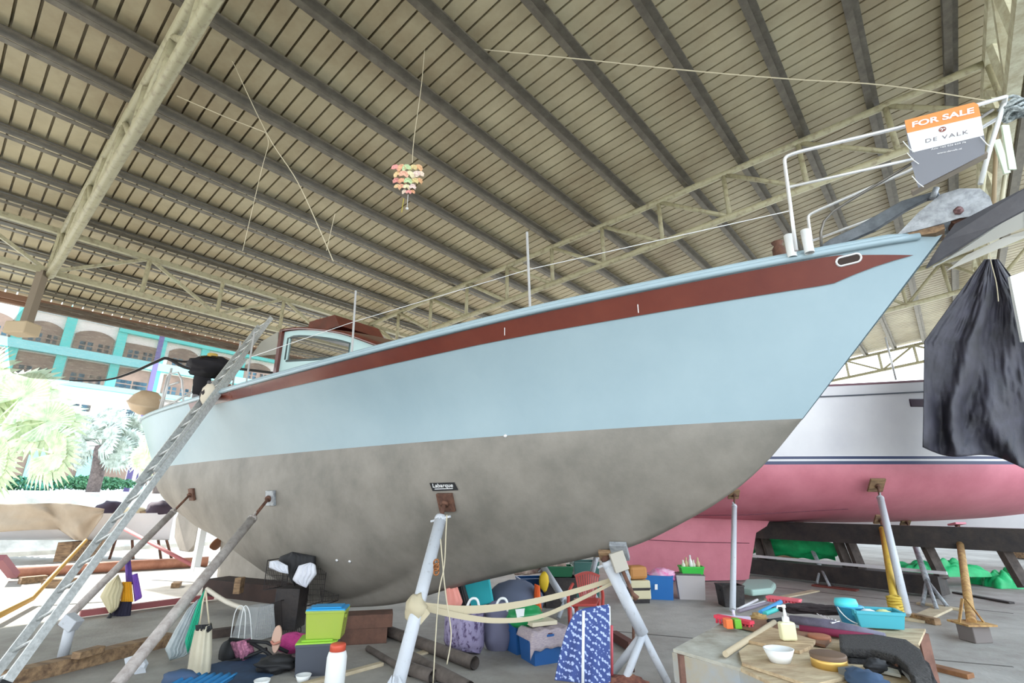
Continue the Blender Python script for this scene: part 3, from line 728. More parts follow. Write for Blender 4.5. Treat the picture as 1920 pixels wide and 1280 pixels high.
# far truss standing on the ground line: thin pole behind
# black timber cradle with green tarps, white hull beyond
cr = thing('timber_cradle', G(1620, 1095, 0), 'long black timber cradle frame on the floor beyond the pink yacht', 'cradle')
A0, A1 = G(1405, 1078), G(1795, 1126)
mb = MB(); mb.beam(A0+V((0, .2, .2)), A1+V((0, .2, .2)), .3, .4, up=V((1, 0, 0))); build('lower_beam', mb, M_black, cr)
mb = MB(); mb.beam(A0+V((0, .07, .41)), A1+V((0, .07, .41)), .04, .05); build('worn_edge', mb, M_gel, cr)
dd = (A1-A0).normalized(); 
mb = MB(); B0_, B1_ = A0+V((-.6, .6, .98)), A1+dd*2.5+V((0, .6, .98)); mb.beam(B0_, B1_, .35, .26, up=V((1, 0, 0))); build('upper_beam', mb, M_black, cr)
for k, fr in enumerate((.14, .2, .62, .68, 1.02, 1.3)):
    p = A0+dd*((A1-A0).length*fr)+V((0, .3, 0)); mb = MB(); mb.beam(p+V((0, 0, .3)), p+V((0, .25, 1.0)), .11, .16, up=V((1, 0, 0))); build('post', mb, mat('grey_timber', (96, 86, 80), .8, 0, (62, 54, 50), 6), cr)
M_green = mat('green_tarp', (28, 188, 112), .55, 0, (20, 150, 86), 4, bump=.3, bscale=6)
mb = MB()
def tf(a, b, sag, seed):
    def f(u, v):
        p = a.lerp(b, u); q = noise.noise(V((u*7, v*4, seed)))*.07
        return p+V((0, .15+q+.25*v, 0))+V((0, 0, (sag(u))*(1-v)+q))
    return f
mb.grid(tf(A0+V((0, .3, .42))+dd*.2, A0+V((0, .35, .42))+dd*((A1-A0).length*.63), lambda u: .52-.15*u+.0*u, 1), 30, 8)
tag(build('green_tarpaulin', mb, M_green, thick=.01), 'bright green tarpaulin stretched behind the black cradle posts', 'tarpaulin')
def heap(name, c, sz, m, seed, label, cat, n=34, amp=.5, fr=3, group=None):
    mb = MB()
    def f(u, v):
        x = u*2-1; y = v*2-1; rr = max(abs(x), abs(y)); k = max(0, 1-rr**2.2)
        h = k**.5*(.6+.8*abs(noise.noise(V((x*fr, y*fr, seed))))*amp*2)*sz[2]
        w = 1+.15*noise.noise(V((x*2, y*2, seed+5)))
        return V(c)+V((x*sz[0]*w, y*sz[1]*w, max(.004, h)))
    mb.grid(f, n, n); return tag(build(name, mb, m), label, cat, group)
gp = G(1830, 1090, 0)
heap('green_tarpaulin', D(1770, 1072, 10.6)*1+V((0, .2, -.08)), (.85, .3, .32), M_green, 4, 'bright green tarpaulin heaped on the black cradle at the right', 'tarpaulin')
heap('green_tarpaulin', G(1895, 1098, 0)+V((0, 0, 0)), (.55, .4, .3), M_green, 9, 'bright green tarpaulin spilling on the floor at the right edge', 'tarpaulin')
# white hull behind, at the right
wh = thing('white_hull', V((11, 15, 0)), 'white boat hull standing on the far side of the black cradle', 'boat')
mb = MB()
for sd in (1, -1):
    def fw(u, v):
        s = 14*u; y = 1.3*math.sin(math.pi*min(1, u*.8+.02))**.7; z = .75+v*1.3
        return V((4.5+s, 15.6-sd*y*(.45+.55*math.sin(v*math.pi/2)), z))
    mb.grid(fw, 24, 8)
build('hull', mb, M_gel, wh)
mb = MB(); mb.box((8, 15.6, .4), (.5, .5, .75)); mb.box((15, 15.6, .4), (.5, .5, .75)); build('support_block', mb, M_wood, wh)
# black tarpaulin hanging at the right
mb = MB()
tl_ = [(1846, 486), (1790, 560), (1733, 640), (1732, 730), (1731, 800), (1730, 838)]
tr_ = [(1872, 486), (1930, 560), (1960, 640), (1970, 730), (1975, 800), (1980, 885)]
def bt(u, v):
    k = v*5; i = min(4, int(k)); f = k-i
    l = (tl_[i][0]+(tl_[i+1][0]-tl_[i][0])*f, tl_[i][1]+(tl_[i+1][1]-tl_[i][1])*f)
    r_ = (tr_[i][0]+(tr_[i+1][0]-tr_[i][0])*f, tr_[i][1]+(tr_[i+1][1]-tr_[i][1])*f)
    x = l[0]+(r_[0]-l[0])*u; y = l[1]+(r_[1]-l[1])*u + 8*math.sin(u*9)*v
    amp = .03+.09*v
    Y = 8.3+amp*(math.sin(u*15+2.6*noise.noise(V((u*3, v*2, 1)))*2)+.7*noise.noise(V((u*9, v*3.5, 3))))+.03*noise.noise(V((u*30, v*20, 3)))
    return D(x, y, Y)
mb.grid(bt, 90, 50)
tag(build('black_tarpaulin', mb, mat('black_woven_tarp', (56, 54, 66), .6, 0, (36, 35, 42), 3, bump=.4, bscale=90), thick=.008), 'black woven tarpaulin hanging in folds in front of the white and pink yacht', 'tarpaulin')
mb = MB(); mb.tube(spline([D(x, y, 8.1) for x, y in [(1852, 455), (1858, 490), (1868, 530), (1872, 565)]], 5), .008, 6); mb.tube([D(1852, 455, 8.1), D(1853, 452, 8.1)+V((0, 0, .6))], .008, 6)
tag(build('cord', mb, M_rope), 'pale cord hanging down the front of the black tarpaulin', 'rope')
mb = MB(); mb.prism([D(*q, 8.0) for q in [(1894, 518), (1945, 500), (1950, 640), (1918, 640)]], (0, .05, 0))
tag(build('white_board', mb, M_white), 'white board at the right edge beside the black tarpaulin', 'board')
# boards stowed in the truss at upper right
for k, (a, b, lb) in enumerate([((1884, 235), (1898, 318), 'pale green board stowed in the upper right truss, left one'), ((1868, 262), (1888, 325), 'short pale board leaning behind the green one in the truss')]):
    P = U*6.2+W*-1.7; 
    mb = MB(); Q0 = D(a[0], a[1], 4.9+k*.2); Q1 = D(b[0], b[1], 5.0+k*.2); mb.beam(Q0, Q1, .09, .02, up=V((0, 1, 0))); 
    tag(build('board', mb, mat('pale_green_board', (200, 214, 190), .7)), lb, 'board')
for k, (a, b, col, lb) in enumerate([((1835, 420), (1856, 235), (180, 176, 150), 'bundled pole leaning upright behind the sign, leftmost'), ((1862, 420), (1868, 250), (150, 132, 104), 'brown pole upright behind the bow pulpit'), ((1875, 400), (1884, 330), (190, 186, 160), 'short pale pole behind the anchor')]):
    mb = MB(); mb.tube([D(*a, 6.6), D(*b, 6.9)], .03, 8); tag(build('pole', mb, mat('pole%d' % k, col, .7)), lb, 'pole')

# ================================================================ outside, to the left
KF = 1.88                                    # the hotel stands on the plane W = 64
def FP(u, z, d=0): return C0+(U*u+W*34+V((0, 0, z-ZC)))*KF - W*d
hotel = thing('hotel', FP(4, 2.2), 'white and turquoise balconied building beyond the yard on the left', 'building')
M_hw = mat('hotel_white', (236, 226, 216), .8); M_ht = mat('hotel_turquoise', (96, 206, 196), .7); M_hl = mat('hotel_light_teal', (150, 220, 220), .7)
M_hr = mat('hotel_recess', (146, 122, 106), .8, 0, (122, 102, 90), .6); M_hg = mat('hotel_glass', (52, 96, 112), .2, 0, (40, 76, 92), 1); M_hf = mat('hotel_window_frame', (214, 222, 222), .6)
def fbox(nm, ua, ub, za, zb, d0, d1, m, par=None):
    mb = MB(); mb.prism([FP(ua, za, d0), FP(ub, za, d0), FP(ub, zb, d0), FP(ua, zb, d0)], -W*(d1-d0)); return build(nm, mb, m, par or hotel)
fbox('wall', -8, 26, 1.9, 13.5, -2.2, 0, M_hw)
def window(ua, ub, za, zb, n=2, rows=2):
    w = fbox('window', ua, ub, za, zb, .0, .12, M_hf); k = .06
    for i in range(n):
        for j in range(rows):
            a = ua+(ub-ua)*i/n+k; b = ua+(ub-ua)*(i+1)/n-k*.4; c = za+(zb-za)*j/rows+k*.7; d = za+(zb-za)*(j+1)/rows-k*.3
            fbox('pane', a, b, c, d, .12, .15, M_hg, w)
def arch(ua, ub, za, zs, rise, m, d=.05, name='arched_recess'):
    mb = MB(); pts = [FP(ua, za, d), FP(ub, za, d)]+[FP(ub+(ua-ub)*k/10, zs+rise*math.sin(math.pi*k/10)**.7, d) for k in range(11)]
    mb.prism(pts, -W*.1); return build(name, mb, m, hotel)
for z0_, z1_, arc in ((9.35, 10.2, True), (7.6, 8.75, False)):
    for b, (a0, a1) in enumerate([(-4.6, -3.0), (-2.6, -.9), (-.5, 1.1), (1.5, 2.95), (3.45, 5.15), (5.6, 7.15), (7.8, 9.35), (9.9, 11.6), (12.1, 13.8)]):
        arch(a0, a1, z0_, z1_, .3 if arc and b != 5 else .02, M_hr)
        w = a1-a0; window(a0+w*.12, a0+w*.5, z0_, z0_+.5, 2, 2); window(a0+w*.58, a0+w*.92, z0_, z0_+.5, 2, 2)
for ua in (-3, -.9, 1.1, 2.95, 5.2, 7.15, 9.45, 11.65): fbox('pilaster', ua, ua+.42, 7.6, 11.6, .0, .35, M_ht)
fbox('balcony_band', -6, 14, 8.85, 9.3, .0, .6, M_hl); fbox('balcony_band', -6, 14, 7.35, 7.58, .0, .5, M_hl)
fbox('balcony_band', 5.2, 14, 10.72, 11.0, .0, .5, M_ht)
for a in (-4.3, -2.2, -.2, 1.7, 3.6, 5.7, 7.9, 10): window(a, a+1.35, 10.95, 11.5, 3, 2)
window(5.6, 7.1, 7.62, 8.1, 2, 2)
for a0, a1 in ((-4.6, -3.2), (-2.5, -1.0), (-.4, 1.1), (1.6, 3.1), (3.7, 5.15), (5.65, 7.1), (7.8, 9.2)):
    arch(a0, a1, 6.1, 6.7, .5, mat('hotel_arch', (196, 176, 160), .8)); window(a0+.25, a1-.25, 6.1, 6.5, 2, 1)
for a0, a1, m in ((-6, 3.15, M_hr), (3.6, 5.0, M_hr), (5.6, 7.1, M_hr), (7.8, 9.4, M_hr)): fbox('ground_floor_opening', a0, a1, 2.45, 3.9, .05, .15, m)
fbox('ground_floor_wall', 3.05, 3.65, 2.2, 4.0, .1, .3, M_hl); fbox('ground_floor_wall', 5.0, 5.6, 2.2, 4.2, .1, .3, M_hl); fbox('ground_floor_wall', -8, 9, 2.0, 2.45, .1, .35, M_hl)
mb = MB()
bk = [(24, .0), (26, 1.9), (56, 2.5), (64, 2.9), (64, -.3), (24, -.3)]
mb.prism([U*-60+W*w+V((0, 0, z)) for w, z in bk], U*130); tag(build('bank', mb, mat('bank_stone', (226, 220, 208), .9, 0, (176, 170, 160), 1.2, bump=.4)), kind='structure')
# lamp post (violet grey) in front of the hotel, second thinner one
for (xb, yb, xt, yt, lb, r) in ((240, 905, 318, 612, 'tall violet grey post in front of the hotel, nearer the ladder', .22), (258, 905, 288, 775, 'second violet grey post right beside the tall one', .2)):
    A_ = C0+(PL(xb, yb, W*32, W)-C0)*1.75; h_ = C0+(PL(xt, yt, W*32, W)-C0)*1.75
    mb = MB(); mb.tube([V((A_.x, A_.y, 2.2)), V((A_.x, A_.y, h_.z))], r, 8); tag(build('lamp_post', mb, mat('violet_post', (112, 100, 150), .6)), lb, 'post')
# picket fence along the bank
fe = thing('picket_fence', FP(3, 2.2, 6), 'low white picket fence along the top of the bank', 'fence')
mb = MB()
k = -8
while k < 12:
    a = C0+(U*k+W*31+V((0, 0, 2.25-ZC)))*1.88; mb.beam(a+V((0, 0, -.3)), a+V((0, 0, .75)), .12, .06, up=W); k += .13
build('pickets', mb, M_hf, fe)
mb = MB()
for z in (.15, .6): mb.beam(C0+(U*-8+W*31+V((0, 0, .7)))*1.88+V((0, 0, z)), C0+(U*12+W*31+V((0, 0, .7)))*1.88+V((0, 0, z)), .08, .06, up=W)
build('rails', mb, M_hf, fe)
# hedge
M_leaf = mat('hedge_leaf', (86, 140, 96), .7, 0, (40, 84, 56), 6, bump=.5)
def leafy(name, c, sz, n, m, label, cat, ls=.12, seed=1):
    rnd = random.Random(seed); mb = MB()
    for _ in range(n):
        d = V((rnd.gauss(0, 1), rnd.gauss(0, 1), rnd.gauss(0, 1))).normalized()*rnd.random()**.33
        p = V(c)+U*d.x*sz[0]+W*d.y*sz[1]+V((0, 0, max(-.9, d.z)*sz[2]))
        a = V((rnd.uniform(-1, 1), rnd.uniform(-1, 1), rnd.uniform(-1, 1))).normalized(); b = a.orthogonal().normalized()
        mb.face([p-a*ls, p-b*ls*.5, p+a*ls, p+b*ls*.5])
    return tag(build(name, mb, m), label, cat)
leafy('hedge', C0+(PL(165, 905, W*30, W)-C0)*1.8, (3.6, .7, .55), 1500, M_leaf, 'clipped green hedge in front of the building, behind the palm trunk', 'hedge', .16, 1)
leafy('shrub', C0+(PL(75, 906, W*30, W)-C0)*1.8, (1.6, .6, .55), 500, mat('shrub_leaf', (80, 150, 130), .7), 'small blue green shrub left of the clipped hedge', 'shrub', .16, 2)
leafy('shrub', C0+(PL(12, 905, W*30, W)-C0)*1.8, (1.4, .6, .6), 500, M_leaf, 'green shrub at the left edge behind the fence', 'shrub', .16, 3)
# fan palms
M_frond = mat('palm_frond', (206, 216, 176), .6, 0, (150, 170, 130), 3); M_frond2 = mat('palm_frond_grey', (196, 206, 196), .6, 0, (120, 130, 118), 3)
def palm(label, base, crown, fr, m, group=None):
    t = thing('fan_palm', base, label, 'palm tree', group)
    base = V(base); crown = V(crown)
    mb = MB(); mb.tube(spline([base, base.lerp(crown, .5)+V((.1, 0, 0)), crown], 4), [.34]*8+[.28], 10); build('trunk', mb, mat('palm_trunk', (112, 98, 92), .9, 0, (70, 60, 58), 5, bump=.5), t)
    rnd = random.Random(len(fr)*3+1)
    for (c, R, up, seed) in fr:
        c = V(c); nrm = V((rnd.uniform(-.6, .6), -1, rnd.uniform(-.5, .3))).normalized()
        out = V(up).normalized(); out = (out-nrm*out.dot(nrm)).normalized(); sd = out.cross(nrm)
        mb = MB(); mb.tube([crown, crown.lerp(c, .5)+V((0, 0, .15)), c], .03, 5); build('leaf_stalk', mb, m, t)
        mb = MB(); n = 30
        for k in range(n):
            a = (k/(n-1)-.5)*math.radians(290); d = out*math.cos(a)+sd*math.sin(a); L = R*(1-.12*abs(math.sin(a*1.5)))*rnd.uniform(.9, 1.05)
            q = d.cross(nrm)*(R*.085); m1 = c+d*L*.62+nrm*.06*R; tip = c+d*L-nrm*.1*R-V((0, 0, .12*R))
            mb.face([c, m1+q, m1+nrm*.04*R, m1-q]) ; mb.face([m1+q, tip, m1-q, m1+nrm*.04*R])
        build('fan_leaf', mb, m, t)
def DP(x, y, Y): return D(x, y, Y)
Yp = 17
palm('large pale fan palm at the far left edge', G(-60, 1010, 0)+V((0, 0, 0)) if 0 else V((DP(-50, 900, Yp).x, Yp, 0)), DP(-40, 830, Yp),
     [(DP(x, y, Yp+dy), r, u, 0) for x, y, r, u, dy in [(40, 745, 1.7, (.6, 0, .8), .4), (88, 790, 1.35, (1, 0, .5), 0), (100, 850, 1.3, (1, 0, -.3), -.3), (-20, 720, 1.9, (-.2, 0, 1), .8), (-10, 860, 1.4, (.3, 0, -1), 0), (20, 790, 1.4, (.4, 0, .4), .9)]], M_frond)
Yq = 30
cr2 = DP(190, 835, Yq)
palm('grey green fan palm with dark trunk in front of the hotel', V((DP(176, 910, Yq).x, Yq, 1.6)), cr2,
     [(cr2+V((math.cos(a)*r0, dy, math.sin(a)*r0)), 1.35, (math.cos(a), 0, math.sin(a)), 0) for a, r0, dy in [(.1, 1.5, 0), (.7, 1.6, .4), (1.2, 1.4, -.4), (1.8, 1.6, .3), (2.4, 1.5, -.2), (2.95, 1.6, .4), (-.3, 1.5, -.4), (-2.9, 1.5, 0), (1.5, .9, .8), (.4, .8, -.6), (2.7, .8, -.5)]], M_frond2)
cr3 = DP(300, 860, 26)
palm('pale fan palm partly hidden behind the ladder', V((DP(300, 930, 26).x, 26, 1.5)), cr3, [(cr3+V((-.6, 0, .1)), 1.2, (-1, 0, -.2), 0), (cr3+V((-.5, 0, 1.2)), 1.1, (-.5, 0, 1), 0), (cr3+V((.6, 0, .9)), 1.1, (.5, 0, 1), 0)], M_frond)
# round board sign on a post
sp0 = DP(18, 872, 22); st_ = thing('round_sign', V((sp0.x, sp0.y, 1.0)), 'white octagonal board on a thin post at the left edge', 'sign')
mb = MB(); mb.lathe(sp0, [(0, 0), (.3, 0), (.3, .04), (0, .04)], 8, axis=V((0, -1, 0)), smooth=False, rot=.39); build('board', mb, M_white, st_)
mb = MB(); mb.tube([V((sp0.x, sp0.y+.06, 1.0)), sp0+V((0, .06, .7))], .04, 6); build('post', mb, M_white, st_)
# netting hung from the eave
We = 18.6
def ne(x, y): return PL(x, y, W*We, W)
mb = MB(); topn = [(60, 560), (560, 672)]
bot = [(14, 640), (20, 700), (60, 709), (130, 713), (200, 712), (250, 697), (295, 677), (314, 672), (345, 688), (380, 694), (430, 690), (520, 700)]
def nf(u, v):
    k = u*(len(bot)-1); i = min(len(bot)-2, int(k)); f = k-i
    b = (bot[i][0]+(bot[i+1][0]-bot[i][0])*f, bot[i][1]+(bot[i+1][1]-bot[i][1])*f)
    t = (62+(560-62)*u, 562+(672-562)*u)
    if v > .999: t = t
    x = b[0]+(t[0]-b[0])*v; y = b[1]+(t[1]-b[1])*v
    if u < .05: x -= 14*math.sin(v*math.pi)*(1-u/.05)
    return ne(x, y)+W*(.12*noise.noise(V((u*12, v*5, 0))))
mb.grid(nf, 70, 16)
M_net = mat('shade_net', (118, 116, 104), .9, 0, (66, 64, 58), 5, stretch=(1, 1, 5), bump=0); M_net.node_tree.nodes['Principled BSDF'].inputs['Alpha'].default_value = .68
tag(build('shade_net', mb, M_net), 'see-through grey netting hung under the eave in front of the hotel', 'net')
mb = MB(); mb.tube(spline([ne(x, y) for x, y in bot[3:]], 4), [.02+.03*min(1, k/12) for k in range(4*(len(bot)-4)+1)], 6); mb.tube(spline([ne(314, 672), ne(350, 678), ne(385, 668), ne(420, 690)], 4), .04, 6)
tag(build('net_edge_rope', mb, M_dark), 'dark rope along the lower edge of the hanging netting', 'rope')
# hanging lamp bracket at the near truss foot
jb = R(.62, 14.0, -1.3); fl_ = thing('flood_light', jb, 'brown box flood light on a short hanging post under the eave', 'light fitting')
lo_ = D(52, 612, jb.y)
mb = MB(); mb.beam(jb, V((jb.x, jb.y, lo_.z+.1)), .15, .15); build('hanging_post', mb, mat('dark_post', (120, 108, 92), .7), fl_)
mb = MB(); mb.box(D(42, 617, jb.y-.2), (.45, .35, .26)); build('lamp_box', mb, mat('lamp_box', (176, 158, 130), .7), fl_, bevel=.03)
# ---- yard clutter beyond the shade line
M_canvas = mat('beige_canvas', (176, 160, 140), .85, 0, (160, 144, 124), 1.2, bump=.3)
def sheet(name, top, botm, Y, m, label, cat, amp=.1, nu=40, nv=12, thick=.01, dY=0):
    mb = MB()
    def lin(l, u):
        k = u*(len(l)-1); i = min(len(l)-2, int(k)); f = k-i; return (l[i][0]+(l[i+1][0]-l[i][0])*f, l[i][1]+(l[i+1][1]-l[i][1])*f)
    def fn(u, v):
        a = lin(top, u); b = lin(botm, u); x = a[0]+(b[0]-a[0])*v; y = a[1]+(b[1]-a[1])*v
        return D(x, y, Y+dY*v+amp*(math.sin(u*14+v*2)*.5+noise.noise(V((u*6, v*3, Y)))))
    mb.grid(fn, nu, nv); return tag(build(name, mb, m, thick=thick), label, cat)
sheet('canvas_cover', [(-40, 942), (60, 944), (120, 942), (196, 954)], [(-40, 1000), (60, 993), (110, 992), (140, 1012), (160, 1014), (192, 968)], 14, M_canvas, 'beige canvas cover over a boat in the sunlit yard', 'cover', .15)
cov = thing('covered_boat', V((-14, 16, 0)), 'low white boat under the beige canvas cover in the yard', 'boat')
mb = MB()
def cb(u, v):
    x = -19+9*u; w = 1.1*math.sin(math.pi*min(1, u*.9+.1))**.5; a = math.pi*(v); return V((x, 15.4-w*math.cos(a)*.9, .5+.75*(1-math.sin(a))+.02))
mb.grid(cb, 20, 10); build('hull', mb, M_gel, cov)
for x_ in (-17, -12.5):
    mb = MB(); mb.box((x_, 15.4, .25), (.4, 1.2, .5)); build('trestle', mb, M_wood, cov)
M_pipe = mat('orange_pipe', (190, 132, 104), .6, 0, (160, 104, 80), 4)
mb = MB(); a, b = G(22, 1072, .12), G(390, 1052, .12); mb.tube([a, b], .12, 12); tag(build('pipe', mb, M_pipe), 'long orange brown pipe lying across the sunlit yard', 'pipe')
mb = MB(); a, b = G(0, 1045, .5), G(26, 1078, .1); mb.beam(a, b, .16, .12); tag(build('steel_bar', mb, mat('mauve_steel', (150, 96, 104), .6)), 'mauve steel bar leaning at the left edge of the yard', 'bar')
mb = MB(); mb.beam(G(150, 1150, .06), G(400, 1118, .06), .08, .08); tag(build('steel_beam', mb, mat('red_steel', (160, 90, 92), .6)), 'dull red steel beam on the ground behind the hanging bags', 'beam')
mb = MB(); mb.tube([G(-10, 1158, .1), D(60, 1122, 8.7), D(162, 1012, 9.6)], [.04, .04, .03], 8); tag(build('bamboo_pole', mb, mat('bamboo', (206, 160, 84), .6)), 'yellow bamboo pole slanting up behind the ladder', 'pole')
mb = MB(); mb.tube([D(222, 985, 12), D(400, 1080, 11)], .04, 8); tag(build('scaffold_brace', mb, mat('red_steel', (160, 90, 92), .6)), 'thin red brace slanting down toward the rudder', 'brace')
sc_ = thing('work_trestle', G(262, 1050, 0), 'rusty trestle with dark bundles on it beyond the ladder', 'trestle')
Yt = G(262, 1048).y
mb = MB(); mb.beam(D(215, 962, Yt), D(318, 962, Yt), .5, .12); build('top_board', mb, M_wood, sc_)
for (x, x1) in ((232, 205), (245, 250), (290, 302), (300, 322)):
    a = D(x, 966, Yt); b = G(x1, 1048, 0); mb = MB(); mb.tube([a, V((b.x, Yt, 0))], .035, 6); build('leg', mb, M_rust, sc_)
for k, (x, sx3, lb) in enumerate(((205, 20, 'dark bundle at the left end of the trestle'), (300, 16, 'dark violet bundle at the right end of the trestle'))):
    mb = MB(); mb.blob(D(x, 955, Yt-.1), (.38, .3, .24), 14, .2, 2, k); tag(build('bundle', mb, mat('dark_bundle', (62, 50, 62), .9)), lb, 'bundle')
mb = MB(); mb.blob(D(253, 958, Yt-.1), (.35, .25, .13), 14, .2, 2, 5); tag(build('bundle', mb, mat('cream_bundle', (214, 196, 160), .9)), 'cream bundle in the middle of the trestle', 'bundle')
for k, (x, y, s) in enumerate([(110, 1100, .25), (60, 1092, .2), (330, 1100, .14)]):
    mb = MB(); c = G(x, y, 0); mb.box((c.x, c.y, s*.3), (s*2, s, s*.6), Matrix.Rotation(k, 3, 'Z')); tag(build('scrap_wood', mb, M_wood), ['scrap of timber in the yard, just behind the ladder', 'scrap of timber in the yard, left of the ladder under the long pipe', 'scrap of timber in the yard between the two left stands'][k], 'wood', 'scrap timber lying in the yard')

# ================================================================ stern gear on the blue yacht
mb = MB(); c = D(274, 757, 11)
mb.lathe(c, [(0, .3), (.16, .28), (.28, .17), (.34, .02), (.37, 0), (.34, -.03), (.24, -.18), (.1, -.24), (0, -.25)], 24, axis=V((.25, -.2, 1)))
tag(build('life_raft', mb, mat('raft_shell', (200, 178, 150), .5, 0, (184, 160, 132), 2)), 'beige rounded canister slung off the stern rail', 'canister')
M_rail = mat('rail_white', (206, 206, 206), .4, .2)
sr = thing('stern_frame', D(320, 772, 11), 'white tubular frame standing on the yacht stern', 'frame')
for pts in ([(296, 782), (314, 706)], [(313, 708), (318, 700), (334, 698), (341, 712), (346, 778)], [(302, 770), (322, 690)], [(318, 722), (336, 716)], [(300, 750), (345, 757)], [(306, 764), (366, 732)]):
    mb = MB(); mb.tube([D(x, y, 10.9) for x, y in pts], .025, 6); build('tube', mb, M_rail, sr)
for (xb, yb, xt, yt, Y_) in ((356, 768, 367, 668, 10.2), (436, 724, 450, 640, 8.7)):
    mb = MB(); a = D(xb, yb, Y_); b = D(xt, yt, Y_); mb.tube([a, V((a.x, a.y, b.z))], .016, 6); build('stanchion', mb, M_rail, boat)
hc = D(398, 690, 9.4)
mb = MB(); mb.blob(hc, (.42, .35, .2), 18, .3, 2.5, 4); mb.blob(hc+V((-.15, 0, -.28)), (.16, .16, .3), 12, .2, 2.5, 7)
tag(build('cockpit_cover', mb, mat('black_cloth', (30, 28, 32), .9)), 'black cloth bundled over the wheel behind the ladder top', 'cloth')
mb = MB(); mb.box(hc+V((-.12, .1, -.55)), (.3, .3, .6)); tag(build('steering_pedestal', mb, mat('pedestal_grey', (110, 108, 110), .6), bevel=.04), 'grey steering pedestal under the black cloth', 'pedestal')
mb = MB(); mb.lathe(hc+V((.02, -.1, .16)), [(.2, 0), (.12, .01), (.1, .02), (.09, .1), (0, .12)], 18); tag(build('straw_hat', mb, mat('straw', (206, 172, 88), .8)), 'yellow straw hat on top of the black cloth bundle', 'hat')
mb = MB(); rg = D(425, 722, 8.5)
for k in range(9):
    c = rg+V((random.uniform(-.2, .2), random.uniform(-.1, .1), random.uniform(-.02, .1))); mb.tube([c+V((.06*math.cos(a*math.pi/5), .05*math.sin(a*math.pi/5), .03*math.sin(a+k))) for a in range(11)], .014, 5)
tag(build('rope_coil', mb, mat('brown_rope', (140, 108, 96), .9)), 'brown coiled rope heaped on the yacht rail beside the ladder', 'rope')

# ================================================================ ropes and ornament under the roof
Yr = 6.0
def rline(label, pts, r=.007, Y=Yr, m=None, name='cord'):
    mb = MB(); mb.tube(spline([D(x, y, Y) for x, y in pts], 6), r, 5); return tag(build(name, mb, m or M_rope), label, 'rope')
rline('long cord strung under the roof from the near truss to the bow', [(420, 35), (640, 62), (800, 82), (1080, 110), (1290, 132), (1480, 148), (1660, 160), (1860, 190)], .010)
rline('cord slanting down from the near truss toward the doghouse', [(410, 62), (428, 98), (500, 250), (560, 345), (625, 490)], .007)
rline('cord running from the near truss to the slanting cord', [(332, 180), (420, 218), (497, 248)], .007)
rline('short loose cord hanging below the junction of the cords', [(497, 248), (503, 270), (490, 320), (455, 470)], .004)
rline('thin line hanging above the doghouse', [(628, 400), (612, 470)], .004)
dcord = [(797, 82), (790, 160), (776, 262), (773, 305)]
rline('thin cord holding up the shell ornament', dcord, .006)
orn = thing('shell_mobile', D(763, 365, Yr), 'colourful shell mobile hanging from a cord under the roof', 'ornament')
def SZ(px, Y): return px*(.95*Y+.3)/F
cols = [(236, 120, 110), (240, 150, 90), (170, 210, 130), (230, 200, 110), (226, 150, 80), (240, 190, 110), (240, 150, 110), (236, 226, 160), (240, 200, 190), (250, 220, 190)]
cols = [tuple(int(c*.6+235*.4) for c in q) for q in cols]; kk_ = 0
for row, (y, xs, s) in enumerate([(312, (742, 752, 762, 774, 784), 10), (324, (746, 757, 768, 780, 787), 10), (337, (744, 755, 765, 777, 785), 9), (348, (745, 754, 763, 773), 8), (358, (758, 766, 773), 6)]):
    for x in xs:
        c = D(x, y, Yr+random.uniform(-.06, .06)); R_ = SZ(s, Yr); mb = MB(); a0 = random.uniform(-.5, .5)
        n = V((random.uniform(-.4, .4), -1, random.uniform(-.5, .1))).normalized(); ux = n.cross(V((0, 0, 1))).normalized(); uz = ux.cross(n)
        def shell(u, v):
            a = (u-.5)*math.radians(230)+a0; rr = R_*v*(1+.06*math.cos(u*math.pi*12)); return c-uz*R_*.5+(ux*math.sin(a)+uz*math.cos(a))*rr-n*(.02*math.sin(v*math.pi)+.006*math.cos(u*math.pi*12)*v)
        mb.grid(shell, 24, 4); build('shell', mb, mat('shell_%d' % (kk_ % 10), cols[kk_ % 10], .35), orn, thick=.004); kk_ += 1
mb = MB(); mb.tube([D(765, 365, Yr), D(763, 392, Yr)], .005, 5); mb.lathe(D(763, 393, Yr), [(0, 0), (.02, .01), (.02, .03), (0, .04)], 8); build('drop', mb, M_steel, orn)
mb = MB(); mb.tube([D(757, 372, Yr), D(753, 398, Yr)], .005, 5); build('drop', mb, mat('yellow_thread', (190, 176, 60), .7), orn)

